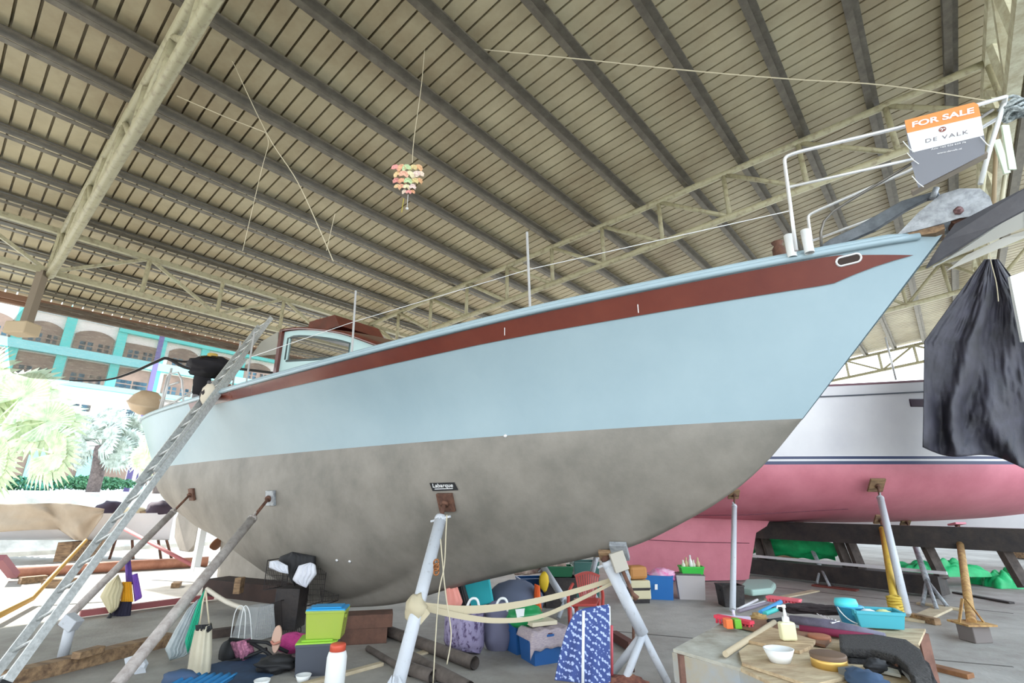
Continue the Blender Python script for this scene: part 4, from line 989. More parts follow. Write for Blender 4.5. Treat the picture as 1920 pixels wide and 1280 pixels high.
# ================================================================ things on the shed floor
def base_y(x, y): return G(x, y, 0)
def bin_(name, label, cat, c, sz, m, rz=0, lid=None, group=None, taper=.88, rim=True, handles=True, open_=False, z0=0):
    """plastic storage box, c = centre of its foot"""
    t = thing(name, V((c[0], c[1], z0)), label, cat, group)
    Rz = Matrix.Rotation(rz, 3, 'Z'); o = V((c[0], c[1], z0)); w, d, h = sz[0]/2, sz[1]/2, sz[2]
    def P(x, y, z): return o+Rz @ V((x, y, z))
    mb = MB(); k = taper
    b = [P(-w*k, -d*k, 0), P(w*k, -d*k, 0), P(w*k, d*k, 0), P(-w*k, d*k, 0)]; tp_ = [P(-w, -d, h), P(w, -d, h), P(w, d, h), P(-w, d, h)]
    mb.face(b)
    for i in range(4): mb.face([b[i], b[(i+1) % 4], tp_[(i+1) % 4], tp_[i]])
    build('body', mb, m, t, thick=.008)
    if rim:
        mb = MB()
        for i in range(4): mb.beam(tp_[i], tp_[(i+1) % 4], .022, .022)
        build('rim', mb, m, t)
    if handles:
        for s in (-1, 1):
            mb = MB(); mb.box(P(s*w*.97, 0, h*.78), (.03, d*.6, .03), Rz); build('handle', mb, m, t)
    if lid is not None:
        mb = MB(); mb.box(P(0, 0, h+.012), (sz[0]*1.04, sz[1]*1.04, .024), Rz); mb.box(P(0, 0, h+.03), (sz[0]*.8, sz[1]*.8, .014), Rz); build('lid', mb, lid, t, bevel=.006)
    return t
def cloth(name, label, cat, c, sz, m, rz=0, seed=1, amp=.05, cat2=None, n=26, group=None):
    """crumpled rounded bundle"""
    mb = MB(); mb.blob(c, sz, 24, amp*6, 2.6, seed, Matrix.Rotation(rz, 3, 'Z')); return tag(build(name, mb, m), label, cat, group)
def plank(label, a, b, w, h, m=None, name='plank', group=None):
    a = V(a); b = V(b); mb = MB(); mb.beam(a+V((0, 0, h/2)), b+V((0, 0, h/2)), w, h); return tag(build(name, mb, m or M_wood, bevel=.004), label, 'wood', group)
def hang(name, label, cat, pts, Y, m, depth=.1, seed=0, folds=5, parent=None, amp=.02):
    """hanging cloth shape: pixel outline filled as a bulged bag"""
    ys = sorted(p[1] for p in pts); y0, y1 = ys[0], ys[-1]
    def span(y):
        xs = []
        for (ax, ay), (bx, by) in zip(pts, pts[1:]+pts[:1]):
            if (ay-y)*(by-y) <= 0 and ay != by: xs.append(ax+(bx-ax)*(y-ay)/(by-ay))
        return (min(xs), max(xs)) if xs else (pts[0][0], pts[0][0])
    mb = MB()
    for sgn in (-1, 1):
        def fn(u, v):
            y = y0+.3+(y1-y0-.6)*v; a, b = span(y); x = a+(b-a)*u
            e = math.sin(math.pi*u)**.6*depth*(.3+.7*math.sin(math.pi*min(1, .15+v*.85))**.5)
            return D(x, y, Y+sgn*e*.5+amp*math.sin(u*folds*6.28+seed)*math.sin(math.pi*u)*.5)
        mb.grid(fn, 24, 16)
    bmesh.ops.remove_doubles(mb.b, verts=mb.b.verts, dist=.001)
    return tag(build(name, mb, m, parent), label, cat)

# ---- timbers on the ground, left
a, b = G(5, 1288), G(318, 1208)
plank('long weathered timber on the floor behind the ladder foot', a, b, .16, .12)
plank('dark timber lying beyond the long one, right of the hanging bags', G(318, 1206), G(470, 1186), .12, .09, mat('dark_wood', (92, 78, 70), .85, 0, (60, 50, 46), 4))
plank('brown block resting on the end of the long timber', G(140, 1236, .12), G(188, 1222, .12), .1, .06)
# ---- bags on the far left stand
Yb = 8.0
hg = 'bags hung on the left jack stand'
hang('scarf', 'violet scarf knotted on the sloping left stand above the hanging bags', 'scarf', [(234, 1048), (245, 1048), (250, 1095), (236, 1098)], Yb, mat('violet_cloth', (110, 80, 160), .9), .08)
hang('bag', 'mustard yellow bag hanging between the hat and the violet bag', 'bag', [(229, 1090), (247, 1090), (250, 1128), (226, 1128)], Yb-.05, mat('mustard_cloth', (222, 160, 30), .8), .1)
hang('bag', 'violet cloth bag hanging right of the mustard one', 'bag', [(246, 1077), (258, 1074), (267, 1120), (252, 1128)], Yb, mat('violet_bag', (136, 92, 190), .85), .1)
hang('bag', 'dark navy bag hanging lowest under the mustard one', 'bag', [(222, 1126), (248, 1126), (244, 1162), (202, 1168), (212, 1140)], Yb, mat('navy_bag', (38, 36, 56), .85), .14)
hang('sun_hat', 'cream brimmed sun hat hanging beside the mustard bag', 'hat', [(222, 1076), (232, 1100), (222, 1140), (206, 1152), (187, 1118), (200, 1095)], Yb-.12, mat('cream_hat', (206, 196, 160), .85), .16)
hang('umbrella', 'folded dark umbrella hanging point down above the timber', 'umbrella', [(206, 1148), (212, 1152), (196, 1180), (182, 1218), (180, 1210), (190, 1172)], Yb-.15, mat('umbrella_black', (60, 62, 66), .6), .07)
# ---- bags on the second stand
Yc = 5.75
hang('plastic_bag', 'crinkled white plastic bag with green print hanging on the second stand', 'bag', [(372, 1122), (382, 1124), (372, 1170), (356, 1228), (318, 1238), (309, 1216), (328, 1180), (352, 1140)], Yc, mat('plastic_white', (206, 216, 218), .35, 0, (178, 190, 192), 9, bump=.6, alpha=.85), .2, 2, 7, amp=.05)
hang('cloth', 'bright teal cloth stuffed in the top of the plastic bag', 'cloth', [(384, 1104), (386, 1112), (376, 1150), (366, 1190), (352, 1226), (346, 1200), (360, 1160), (370, 1130)], Yc-.12, mat('teal_cloth', (40, 176, 140), .7), .05, 1)
tb = hang('tote_bag', 'cream canvas tote bag with dark collar hanging lowest on the second stand', 'bag', [(366, 1176), (398, 1168), (398, 1225), (394, 1268), (362, 1276), (350, 1262), (356, 1220)], Yc-.3, mat('canvas_cream', (206, 200, 178), .85, 0, (190, 182, 160), 3, bump=.2), .2, 0, 3)
for pts in ([(374, 1175), (380, 1130), (386, 1106)], [(392, 1168), (388, 1130), (386, 1106)]):
    mb = MB(); mb.tube([D(x, y, Yc-.3) for x, y in pts], .008, 6); build('strap', mb, M_rope, tb)
hang('bag_collar', None, None, [(366, 1171), (378, 1177), (391, 1174), (396, 1166), (399, 1178), (390, 1186), (367, 1182)], Yc-.36, M_dark, .06, parent=tb)
mb = MB(); c = G(338, 1272, .1); mb.blob(c, (.16, .08, .07), 14, .12, 2, 3); tag(build('slipper', mb, mat('slipper_blue', (56, 78, 108), .7)), 'dark blue slipper at the foot of the tote bag', 'shoe')
mb = MB(); c = G(372, 1292, .06)
mb.grid(lambda u, v: c+V(((u-.5)*.42, (v-.5)*.4, .04+.02*math.sin(u*40))), 50, 6)
tag(build('striped_towel', mb, mat('blue_towel', (46, 128, 186), .85), thick=.02), 'bright blue ribbed towel on the floor under the tote bag', 'towel')
# mat, stroller bag
mb = MB(); q = [G(395, 1248), G(480, 1228), G(560, 1236), G(520, 1262), G(430, 1310), G(380, 1300)]; mb.prism(q, (0, 0, .015))
tag(build('floor_mat', mb, mat('mat_blue', (54, 78, 108), .85, 0, (42, 60, 84), 4)), 'slate blue foam mat on the floor in front of the pink bag', 'mat')
c = G(440, 1250, 0); bp_ = thing('backpack_carrier', c, 'pink patterned bag with black frame lying on its side on the blue mat', 'bag')
hang('bag_body', None, None, [(428, 1203), (470, 1196), (478, 1222), (456, 1244), (440, 1232), (432, 1218)], 5.9, mat('pink_print', (206, 136, 160), .85, 0, (120, 70, 100), 40), .3, parent=bp_)
mb = MB(); mb.lathe(D(428, 1222, 5.9), [(0, -.06), (.1, -.05), (.12, 0), (.1, .05), (0, .06)], 18, axis=V((-.6, -.8, .1))); build('wheel', mb, M_dark, bp_)
for pts in ([(402, 1246), (455, 1234), (500, 1216)], [(430, 1198), (500, 1204), (540, 1222)], [(470, 1204), (500, 1222), (530, 1250)]):
    mb = MB(); mb.tube([D(x, y, 5.8) for x, y in pts], .018, 6); build('frame_tube', mb, M_dark, bp_)
cloth('black_bag', 'black bag slumped right of the pink patterned bag', 'bag', G(520, 1244, .07), (.2, .14, .07), M_dark, 0, 4, .04)
cloth('pink_towel', 'bright pink towel folded behind the sandal', 'towel', D(550, 1204, 6.1), (.2, .14, .09), mat('hot_pink', (214, 76, 150), .85, 0, (190, 60, 130), 20, bump=.4), 0, 2, .02)
sd_ = thing('sandal', D(518, 1216, 5.75), 'beige sandal standing on its heel in front of the pink towel', 'shoe')
mb = MB(); cc = D(518, 1198, 5.75); mb.prism([cc+V((.05*math.cos(a*math.pi/10)*(1 if math.sin(a*math.pi/10) > 0 else .85), 0, .125*math.sin(a*math.pi/10))) for a in range(20)], (0, .025, 0)); build('sole', mb, mat('sandal_beige', (206, 170, 150), .7), sd_, bevel=.004)
mb = MB(); mb.tube(spline([cc+V((-.048, 0, -.02)), cc+V((0, -.04, -.035)), cc+V((.048, 0, -.02))], 5), .012, 6); build('sandal_strap', mb, mat('sandal_strap', (196, 130, 112), .7), sd_)
# wire cages
def wire_cage(label, px, Y, nx, nz, dep=.3, m=None):
    t = thing('wire_cage', D(*px[3], Y), label, 'cage'); P = [D(x, y, Y) for x, y in px]; m = m or mat('black_wire', (40, 34, 34), .5, .3)
    for k, dy in enumerate((0, dep)):
        mb = MB(); o = V((.1*(k), dy, 0))
        for i in range(nx+1):
            f = i/nx; mb.tube([P[0].lerp(P[1], f)+o, P[3].lerp(P[2], f)+o], .006 if i in (0, nx) else .0028, 4)
        for j in range(nz+1):
            f = j/nz; mb.tube([P[0].lerp(P[3], f)+o, P[1].lerp(P[2], f)+o], .006 if j in (0, nz) else .003, 4)
        build('wire_panel', mb, m, t)
    mb = MB()
    for p in P: mb.tube([p, p+V((.1, dep, 0))], .006, 5)
    build('corner_wires', mb, m, t); return t
Yg = 7.0
wire_cage('upper black wire cage, left half, under the hanging black clothes', [(502, 1050), (543, 1058), (536, 1100), (494, 1106)], Yg, 12, 6)
wire_cage('upper black wire cage, right half, leaning on the keel', [(566, 1054), (613, 1058), (604, 1134), (572, 1136)], Yg, 12, 8)
wire_cage('lower wire cage standing behind the pink bag', [(486, 1138), (526, 1126), (530, 1196), (478, 1196)], 6.75, 12, 8)
mb = MB(); b5 = D(545, 1100, 6.95); b6 = D(545, 1176, 6.95); mb.box((b5+b6)/2, (.3, .3, (b5-b6).length)); tag(build('black_crate', mb, M_black, bevel=.01), 'tall black box between the wire cages', 'box')
hang('black_jacket', 'black jacket draped over the wire cage', 'clothing', [(522, 1044), (548, 1034), (592, 1042), (592, 1058), (566, 1070), (552, 1100), (536, 1072), (524, 1056)], Yg-.12, M_dark, .16, 1)
hang('shirt', 'white cloth hanging off the left corner of the wire cage', 'clothing', [(505, 1052), (520, 1050), (540, 1060), (541, 1076), (522, 1072), (504, 1064)], Yg-.25, mat('white_cloth', (226, 228, 234), .85, 0, (206, 208, 216), 5, bump=.3), .08)
hang('shirt', 'large crumpled white shirt hanging on the front of the wire cage', 'clothing', [(560, 1060), (582, 1054), (592, 1058), (594, 1076), (574, 1102), (556, 1094), (548, 1086)], Yg-.3, mat('white_cloth', (226, 228, 234), .85, 0, (206, 208, 216), 5, bump=.3), .12, 2)
# clear plastic crate / tote, white hose beam
mb = MB(); pc = [D(*q, 6.4) for q in [(452, 1138), (482, 1138), (486, 1200), (430, 1208)]]; mb.prism(pc, (.1, .2, 0))
cb_ = build('clear_tote', mb, mat('clear_plastic', (214, 218, 218), .2, 0, alpha=.3)); tag(cb_, 'clear plastic tote standing left of the lower wire cage', 'bag')
for dx in (0, 14):
    mb = MB(); mb.tube(spline([D(432+dx, 1200, 6.38), D(440+dx, 1150, 6.38), D(452+dx*.6, 1135, 6.38), D(460+dx*.6, 1150, 6.38), D(458+dx, 1198, 6.38)], 4), .006, 5); build('tote_handle', mb, M_white, cb_)
mb = MB(); mb.tube(spline([D(388, 1104, 7.6), D(425, 1128, 7.3), D(462, 1142, 7.1)], 4), .03, 8); tag(build('white_pipe', mb, mat('pipe_cream', (214, 206, 190), .6)), 'pale curved pipe lying against the dark timbers', 'pipe')
plank('dark timber baulk under the aft end of the keel', D(402, 1112, 8.3), D(540, 1128, 7.6), .4, .22, mat('dark_baulk', (64, 46, 40), .85, 0, (46, 34, 30), 3), 'baulk')
plank('short pale block on the dark baulk', D(440, 1112, 7.5), D(452, 1112, 7.5), .12, .2, None, 'block')
# keel blocks in the middle
bk_ = mat('brown_baulk', (112, 80, 66), .85, 0, (76, 56, 48), 4, bump=.3)
plank('upper brown timber under the keel, right of the cage', G(590, 1178, .16), G(735, 1170, .16), .3, .14, bk_, 'baulk')
plank('lower brown timber under the keel', G(600, 1205, 0), G(725, 1198, 0), .35, .16, bk_, 'baulk')
# storage boxes by the white jar
c = G(592, 1258); bin_('storage_bucket', 'dark grey square bucket under the green food box', 'bucket', c, (.36, .34, .26), mat('bucket_grey', (72, 76, 86), .5), .2, mat('lime', (150, 200, 60), .5))
zz = .29
gb = bin_('food_box', 'clear green food box with blue lid on top of the grey bucket', 'box', c+V((.05, .03, 0)), (.36, .24, .24), mat('clear_green', (186, 204, 90), .2, 0, alpha=.6), .12, mat('lid_blue', (36, 148, 206), .4), z0=zz)
for k, (dx, col) in enumerate(((-.06, (216, 206, 150)), (.0, (226, 216, 160)), (.1, (60, 180, 110)))):
    mb = MB(); mb.lathe(c+V((.05+dx, .0, zz+.01)), [(0, 0), (.032, 0), (.032, .15), (.015, .17), (0, .17)], 12); tag(build('bottle', mb, mat('bottle%d' % k, col, .4)), ['cream bottle inside the green food box, left one', 'cream bottle inside the green food box, middle one', 'green cup inside the clear food box'][k], 'bottle')
c = G(626, 1292); ja = thing('plastic_jar', c, 'tall white plastic jar with orange red screw lid', 'jar')
hj = D(630, 1219, c.y).z
mb = MB(); mb.lathe(c, [(0, 0), (.08, 0), (.086, .01), (.086, hj-.05), (.075, hj-.01), (.06, hj), (0, hj)], 24); build('body', mb, M_white, ja)
mb = MB(); mb.lathe(c+V((0, 0, hj)), [(0, .055), (.062, .055), (.068, .045), (.068, 0), (0, 0)], 24); build('lid', mb, mat('lid_red', (206, 84, 60), .5), ja)
plank('pale wooden batten on the floor right of the white jar', G(565, 1288), G(716, 1247), .07, .03, mat('pale_wood', (206, 192, 164), .8, 0, (180, 164, 136), 4))
for k, (x, y, lb) in enumerate(((568, 1276, 'small white printed tub on the floor left of the white jar'), (490, 1286, 'white bowl at the bottom edge on the blue mat'))):
    mb = MB(); mb.lathe(G(x, y), [(0, 0), (.05, 0), (.07, .05), (.064, .05), (.045, .01), (0, .01)], 20); tag(build('bowl', mb, M_white), lb, 'bowl')
# pipes on the floor under the boat
M_fp = mat('floor_pipe', (110, 100, 94), .8, 0, (76, 68, 62), 5)
for k, (a, b, r, lb) in enumerate((((722, 1180), (890, 1243), .06, 'brown pipe on the floor, its open end by the patterned bag'), ((765, 1230), (880, 1292), .06, 'brown pipe on the floor nearer the camera, behind the white stand'), ((690, 1215), (770, 1262), .03, 'thin rod on the floor left of the white stand'), ((760, 1250), (812, 1268), .055, 'short stub of pipe beside the long ones'))):
    mb = MB(); A_, B_ = G(*a, r), G(*b, r); mb.tube([A_, B_], r, 14, cap=False); mb.tube([B_, A_], r*.85, 14, cap=False); tag(build('pipe', mb, M_fp), lb, 'pipe')
plank('short pale board behind the pipes', G(770, 1232), G(818, 1218), .1, .02, mat('pale_wood', (206, 192, 164), .8, 0, (180, 164, 136), 4))
# middle group
hang('pink_cloth', 'salmon pink cloth hanging left of the teal board', 'cloth', [(836, 1096), (854, 1088), (868, 1128), (862, 1140), (838, 1140)], 6.5, mat('salmon', (226, 150, 136), .85), .08, 0, 3)
mb = MB(); mb.prism([D(*q, 6.9) for q in [(866, 1082), (916, 1074), (926, 1130), (880, 1140)]], (0, .06, 0)); tag(build('teal_cushion', mb, mat('teal_board', (40, 172, 180), .7), bevel=.02), 'bright teal cushion standing upright', 'cushion')
hang('black_bag', 'black bag between the salmon cloth and the teal cushion', 'bag', [(852, 1090), (868, 1088), (884, 1136), (880, 1150), (862, 1150)], 6.7, M_dark, .2)
hb = hang('shopping_bag', 'dark purple patterned bag standing under the webbing straps', 'bag', [(834, 1152), (908, 1148), (908, 1210), (900, 1225), (840, 1220), (832, 1200)], 6.1, mat('purple_print', (72, 56, 92), .8, 0, (150, 140, 170), 26, stretch=(1, 1, .5), lo=.5, hi=.62), .4, 1, 4)
late = []
for x in (892, 946):
    mb = MB(); Yh = 6.0; mb.tube(spline([D(x-18, 1142, Yh), D(x-10, 1124, Yh), D(x, 1122, Yh), D(x+5, 1130, Yh), D(x+6, 1146, Yh)], 4), .014, 8); build('bag_handle', mb, M_white, hb) if x < 900 else late.append(mb)
cloth('bean_bag', 'grey blue round bag behind the straps', 'bag', D(965, 1128, 7.2), (.38, .3, .26), mat('slate_cloth', (92, 100, 120), .85), 0, 3, .01)
df_ = cloth('duffel_bag', 'grey lavender bag under the straps beside the white canister', 'bag', D(935, 1168, 6.3)-V((0, 0, .04)), (.2, .2, .26), mat('slate_cloth2', (106, 106, 128), .85), 0, 5, .012)
build('bag_handle', late[0], M_white, df_)
c = G(917, 1214); mb = MB(); mb.lathe(c, [(0, 0), (.055, 0), (.058, .01), (.058, .25), (.05, .265), (0, .265)], 20); tag(build('canister', mb, M_white), 'white cylinder standing left of the blue boxes', 'canister')
M_binb = mat('bin_blue', (32, 84, 142), .45)
c1, c2 = G(985, 1214), G(1022, 1244)
bin_('storage_box', 'open blue plastic box, rear one under the grey towel', 'box', G(980, 1222)+V((.02, .1, 0)), (.4, .34, .28), M_binb, .5, lid=M_dark)
bin_('storage_box', 'blue plastic box in front, under the striped towel', 'box', G(1016, 1243)+V((.02, .12, 0)), (.4, .34, .26), M_binb, .45, lid=mat('maroon_lid', (84, 42, 52), .5))
c = G(1016, 1243)+V((.02, .12, .31)); 
mb = MB()
Rr = Matrix.Rotation(.45, 3, 'Z')
def tw(u, v):
    x = -.25+.46*u; y = -.30+.42*v; z = 0
    if y < -.19: z = -(-.19-y)*1.5; y = -.19-.02*math.sin(u*9)
    if x < -.21: z -= (-.21-x)*2
    return c+Rr @ V((x, y, z+.008*math.sin(u*20)))
mb.grid(tw, 24, 18); tag(build('towel', mb, mat('grey_towel', (186, 172, 172), .9, 0, (150, 138, 150), 30, stretch=(1, 1, 6)), thick=.008), 'pale grey towel with stripes draped over the blue boxes', 'towel')
mb = MB(); mb.box(c+V((-.02, .02, .035)), (.3, .2, .04), Rr); tag(build('tray', mb, mat('cream_tray', (206, 196, 170), .7), bevel=.005), 'flat cream box lying on the towel', 'box')
cloth('green_bag', 'shiny green bag above the rear blue box', 'bag', D(984, 1154, 6.0), (.2, .16, .12), mat('green_bag', (24, 134, 74), .4), .3, 4, .02)
mb = MB(); mb.prism([D(*q, 5.83) for q in [(966, 1142), (984, 1140), (982, 1158), (970, 1160)]], (0, .004, 0)); tag(build('label', mb, M_white), 'white label on the shiny green bag', 'label')
hang('orange_cloth', 'orange cloth strip hanging left of the red chair', 'cloth', [(1002, 1094), (1012, 1096), (1016, 1146), (1008, 1150), (1000, 1140)], 7.0, mat('orange', (232, 104, 40), .7), .1)
bin_('storage_box', 'blue box with papers on top behind the orange cloth', 'box', G(995, 1128), (.42, .36, .36), M_binb, .2, z0=0)
sheet('papers', [(960, 1066), (1000, 1058), (1060, 1052)], [(965, 1078), (1000, 1076), (1062, 1064)], 8.6, mat('paper_cream', (206, 190, 170), .9, 0, (150, 110, 110), 12), 'pale papers and cloth heaped behind the boxes', 'papers', .05, 20, 5, .02)
bin_('crate', 'black crate under the green tray, behind the red chair', 'crate', G(1050, 1136), (.52, .4, .42), M_black, .0)
gt = G(1050, 1136); bin_('tray', 'dark green tray on top of the black crate', 'tray', gt, (.42, .3, .14), mat('tray_green', (24, 100, 64), .5), 0, z0=.44)
bin_('storage_bin', 'tall dark green bin behind the red chair back', 'bin', G(1098, 1126), (.42, .36, .6), mat('bin_darkgreen', (44, 92, 84), .5), .1)
mb = MB(); mb.lathe(G(958, 1092), [(0, 0), (.07, 0), (.07, .14), (0, .14)], 14, axis=V((1, .2, 0))); tag(build('white_can', mb, M_white), 'white can lying on the floor under the hull', 'can')
mb = MB(); mb.blob(D(1020, 1090, 7.4), (.07, .03, .13), 10, .2, 2, 2); tag(build('yellow_pack', mb, mat('yellow_pack', (226, 190, 40), .6)), 'yellow pack beside the slim stand', 'pack')
# red plastic chair
M_red = mat('red_plastic', (172, 66, 58), .35)
fc = G(1098, 1196); ch = thing('plastic_chair', fc, 'red plastic garden chair with fan shaped slatted back', 'chair')
Ych = fc.y
def cp_(x, y, dy=0): return D(x, y, Ych+dy)
mb = MB()
top_ = [cp_(1078+46*k/10, 1080-7*math.sin(math.pi*k/10), .2) for k in range(11)]; bot_ = [cp_(1088+28*k/10, 1128, .12) for k in range(11)]
for k in range(10):
    g = .12; a, b, c3, d3 = top_[k].lerp(top_[k+1], g), top_[k].lerp(top_[k+1], 1-g), bot_[k].lerp(bot_[k+1], 1-g), bot_[k].lerp(bot_[k+1], g)
    mb.prism([a, b, c3, d3], (0, .012, 0))
for k in range(10): mb.beam(top_[k], top_[k+1], .02, .03)
build('backrest', mb, M_red, ch)
mb = MB(); mb.prism([cp_(1070, 1132, -.15), cp_(1118, 1132, -.15), cp_(1124, 1120, .12), cp_(1080, 1120, .12)], (0, 0, -.03)); build('seat', mb, M_red, ch, bevel=.008)
for pts in ([(1074, 1094, .15), (1066, 1112, 0), (1066, 1140, -.15)], [(1124, 1094, .15), (1130, 1112, 0), (1130, 1140, -.15)]):
    mb = MB(); P3 = [cp_(*p) for p in pts]; mb.tube(spline(P3, 4), .02, 8); build('armrest', mb, M_red, ch)
for (x, y, dy) in ((1068, 1138, -.16), (1126, 1138, -.16), (1080, 1122, .14), (1122, 1122, .14)):
    a = cp_(x, y, dy); mb = MB(); mb.tube([a, V((a.x, a.y, 0))], [.028, .018], 8); build('leg', mb, M_red, ch)
# batik cloth over a rack
M_bat = mat('batik_blue', (70, 88, 142), .85)
t_ = M_bat.node_tree; b_s = t_.nodes['Principled BSDF']
tcn = t_.nodes.new('ShaderNodeTexCoord'); vor = t_.nodes.new('ShaderNodeTexVoronoi'); vor.inputs['Scale'].default_value = 42; ck = t_.nodes.new('ShaderNodeTexWave'); ck.inputs['Scale'].default_value = 7; ck.bands_direction = 'DIAGONAL'
rmp = t_.nodes.new('ShaderNodeValToRGB'); rmp.color_ramp.elements[0].position = .5; rmp.color_ramp.elements[0].color = srgb(176, 190, 226); rmp.color_ramp.elements[1].position = .6; rmp.color_ramp.elements[1].color = srgb(62, 78, 134)
mxr = t_.nodes.new('ShaderNodeMath'); mxr.operation = 'MULTIPLY'; t_.links.new(tcn.outputs['Object'], vor.inputs['Vector']); t_.links.new(tcn.outputs['Object'], ck.inputs['Vector'])
add = t_.nodes.new('ShaderNodeMath'); add.operation = 'MULTIPLY_ADD'; add.inputs[1].default_value = .5; t_.links.new(ck.outputs['Fac'], add.inputs[0]); t_.links.new(vor.outputs['Distance'], add.inputs[2]); t_.links.new(add.outputs[0], rmp.inputs[0]); t_.links.new(rmp.outputs[0], b_s.inputs['Base Color'])
mb = MB(); tl4 = [(1092, 1140), (1100, 1134), (1120, 1133), (1142, 1132)]; 
def bf(u, v):
    a = (1096+46*u, 1140-8*u); b = (1040+105*u**.8, 1275+14*u) 
    x = a[0]+(b[0]-a[0])*v**(.42+.58*u); y = a[1]+(b[1]-a[1])*v
    return D(x, y, 5.05-.28*v*(1-u*.3)+.05*math.sin(u*16+v)*(1-u)*v)
mb.grid(bf, 50, 24); tag(build('patterned_cloth', mb, M_bat, thick=.008), 'blue and white patterned cloth draped over a rack beside the red chair', 'cloth')
rk = thing('clothes_rack', D(1146, 1290, 5.0), 'red and white poled folding rack under the blue patterned cloth', 'rack')
for (x, y, x1, y1, m, Y_) in ((1147, 1172, 1148, 1300, mat('rack_red', (196, 84, 92), .5), 5.0), (1142, 1136, 1146, 1300, M_white, 5.05), (1094, 1145, 1092, 1300, M_white, 4.75)):
    a = D(x, y, Y_); mb = MB(); mb.tube([a, V((D(x1, y1, Y_).x, Y_, 0))], .012, 8); build('pole', mb, m, rk)
# boxes right of the forefoot stand
c = G(1196, 1128); cb2 = c.y
bin_('black_crate', 'black crate under the cream box, behind the forefoot stand', 'crate', c, (.34, .3, .22), M_black, .1)
mb = MB(); mb.box(D(1196, 1103, cb2), (.34, .3, .28), Matrix.Rotation(.1, 3, 'Z')); o = tag(build('cream_box', mb, mat('cream_plastic', (206, 196, 160), .5), bevel=.02), 'cream plastic box between the black crate and the orange cushion', 'box')
mb = MB(); mb.box(D(1192, 1072, cb2), (.32, .26, .2), Matrix.Rotation(.2, 3, 'Z')); tag(build('orange_cushion', mb, mat('tan_orange', (186, 130, 72), .7), bevel=.05), 'tan orange cushion stacked on the cream box', 'cushion')
c = G(1243, 1124); bin_('storage_box', 'bright blue plastic box with pink bag on top, in front of the pink keel', 'box', c+V((0, .15, 0)), (.46, .36, .36), mat('bin_bright', (34, 112, 186), .45), -.25)
mb = MB(); mb.prism([D(1228, 1095, c.y-.1), D(1233, 1095, c.y-.1), D(1233, 1105, c.y-.1), D(1228, 1105, c.y-.1)], (0, .01, 0)); tag(build('box_label', mb, M_white), 'small white label on the bright blue box', 'label')
cloth('pink_bag', 'pink and white plastic bag on the bright blue box', 'bag', D(1242, 1078, c.y+.15), (.24, .16, .11), mat('pink_plastic', (236, 110, 170), .5, 0, (236, 206, 226), 8), 0, 2, .03)
c = G(1302, 1124); bin_('storage_box', 'pale grey lidded box beside the bright blue one', 'box', c+V((0, .15, 0)), (.46, .36, .36), mat('bin_pale', (196, 188, 186), .5), -.2, mat('lid_grey', (110, 104, 104), .5))
bin_('tray', 'bright green tray of bottles on the pale grey box', 'tray', D(1298, 1090, c.y+.15), (.38, .26, .11), mat('tray_bright', (60, 196, 70), .5), -.1, z0=.385)
for k in range(5):
    b0 = D(1284+k*7, 1086, c.y+.15); mb = MB(); h0 = .2+.04*(k % 3); mb.lathe(V((b0.x, b0.y+.03*(k % 2), .40)), [(0, 0), (.033, 0), (.033, h0*.65), (.014, h0*.8), (.014, h0), (0, h0)], 12)
    tag(build('bottle', mb, mat('tray_bottle%d' % (k % 3), [(226, 226, 206), (206, 186, 140), (236, 236, 230)][k % 3], .4)), ['first bottle from the left in the bright green tray', 'second bottle from the left in the bright green tray', 'middle bottle in the bright green tray', 'fourth bottle from the left in the bright green tray', 'rightmost bottle in the bright green tray'][k], 'bottle', 'bottles in the green tray')
c = G(1378, 1138); bin_('bin', 'black plastic bin behind the thin upright stand', 'bin', c+V((0, .12, 0)), (.34, .3, .3), M_black, 0)
mb = MB(); mb.prism([G(1385, 1113, .1), G(1400, 1096, .1), G(1445, 1096, .1), G(1456, 1104, .1), G(1450, 1114, .1), G(1412, 1118, .1)], (0, 0, .1)); tag(build('pale_cushion', mb, mat('mint_cushion', (160, 186, 176), .8), bevel=.03), 'pale mint green cushion lying on the floor by the pink keel', 'cushion')
plank('pale board on the floor in front of the pink keel', G(1440, 1126), G(1530, 1108), .14, .02, mat('pale_wood', (206, 192, 164), .8, 0, (180, 164, 136), 4))
plank('dark red steel strip under the far forked stand', G(1525, 1098), G(1608, 1108), .16, .03, mat('dark_red_steel', (112, 54, 46), .7))
plank('grey board under the forked stand right of the yellow pole', G(1722, 1132), G(1812, 1146), .12, .03, mat('pale_wood', (206, 192, 164), .8, 0, (180, 164, 136), 4))
plank('pale board lying slanted behind the table corner', G(1715, 1166), G(1772, 1140), .22, .03, mat('pale_wood', (206, 192, 164), .8, 0, (180, 164, 136), 4))
plank('brown square timber right of the table corner', G(1708, 1160), G(1760, 1172), .1, .08)
plank('brown board at the lower right beside the table', G(1742, 1252), G(1822, 1272), .12, .04, mat('rusty_wood', (150, 104, 66), .85, 0, (110, 72, 48), 5))
plank('thin dark strip on the floor at the right edge', G(1790, 1112), G(1898, 1132), .1, .03, M_black)
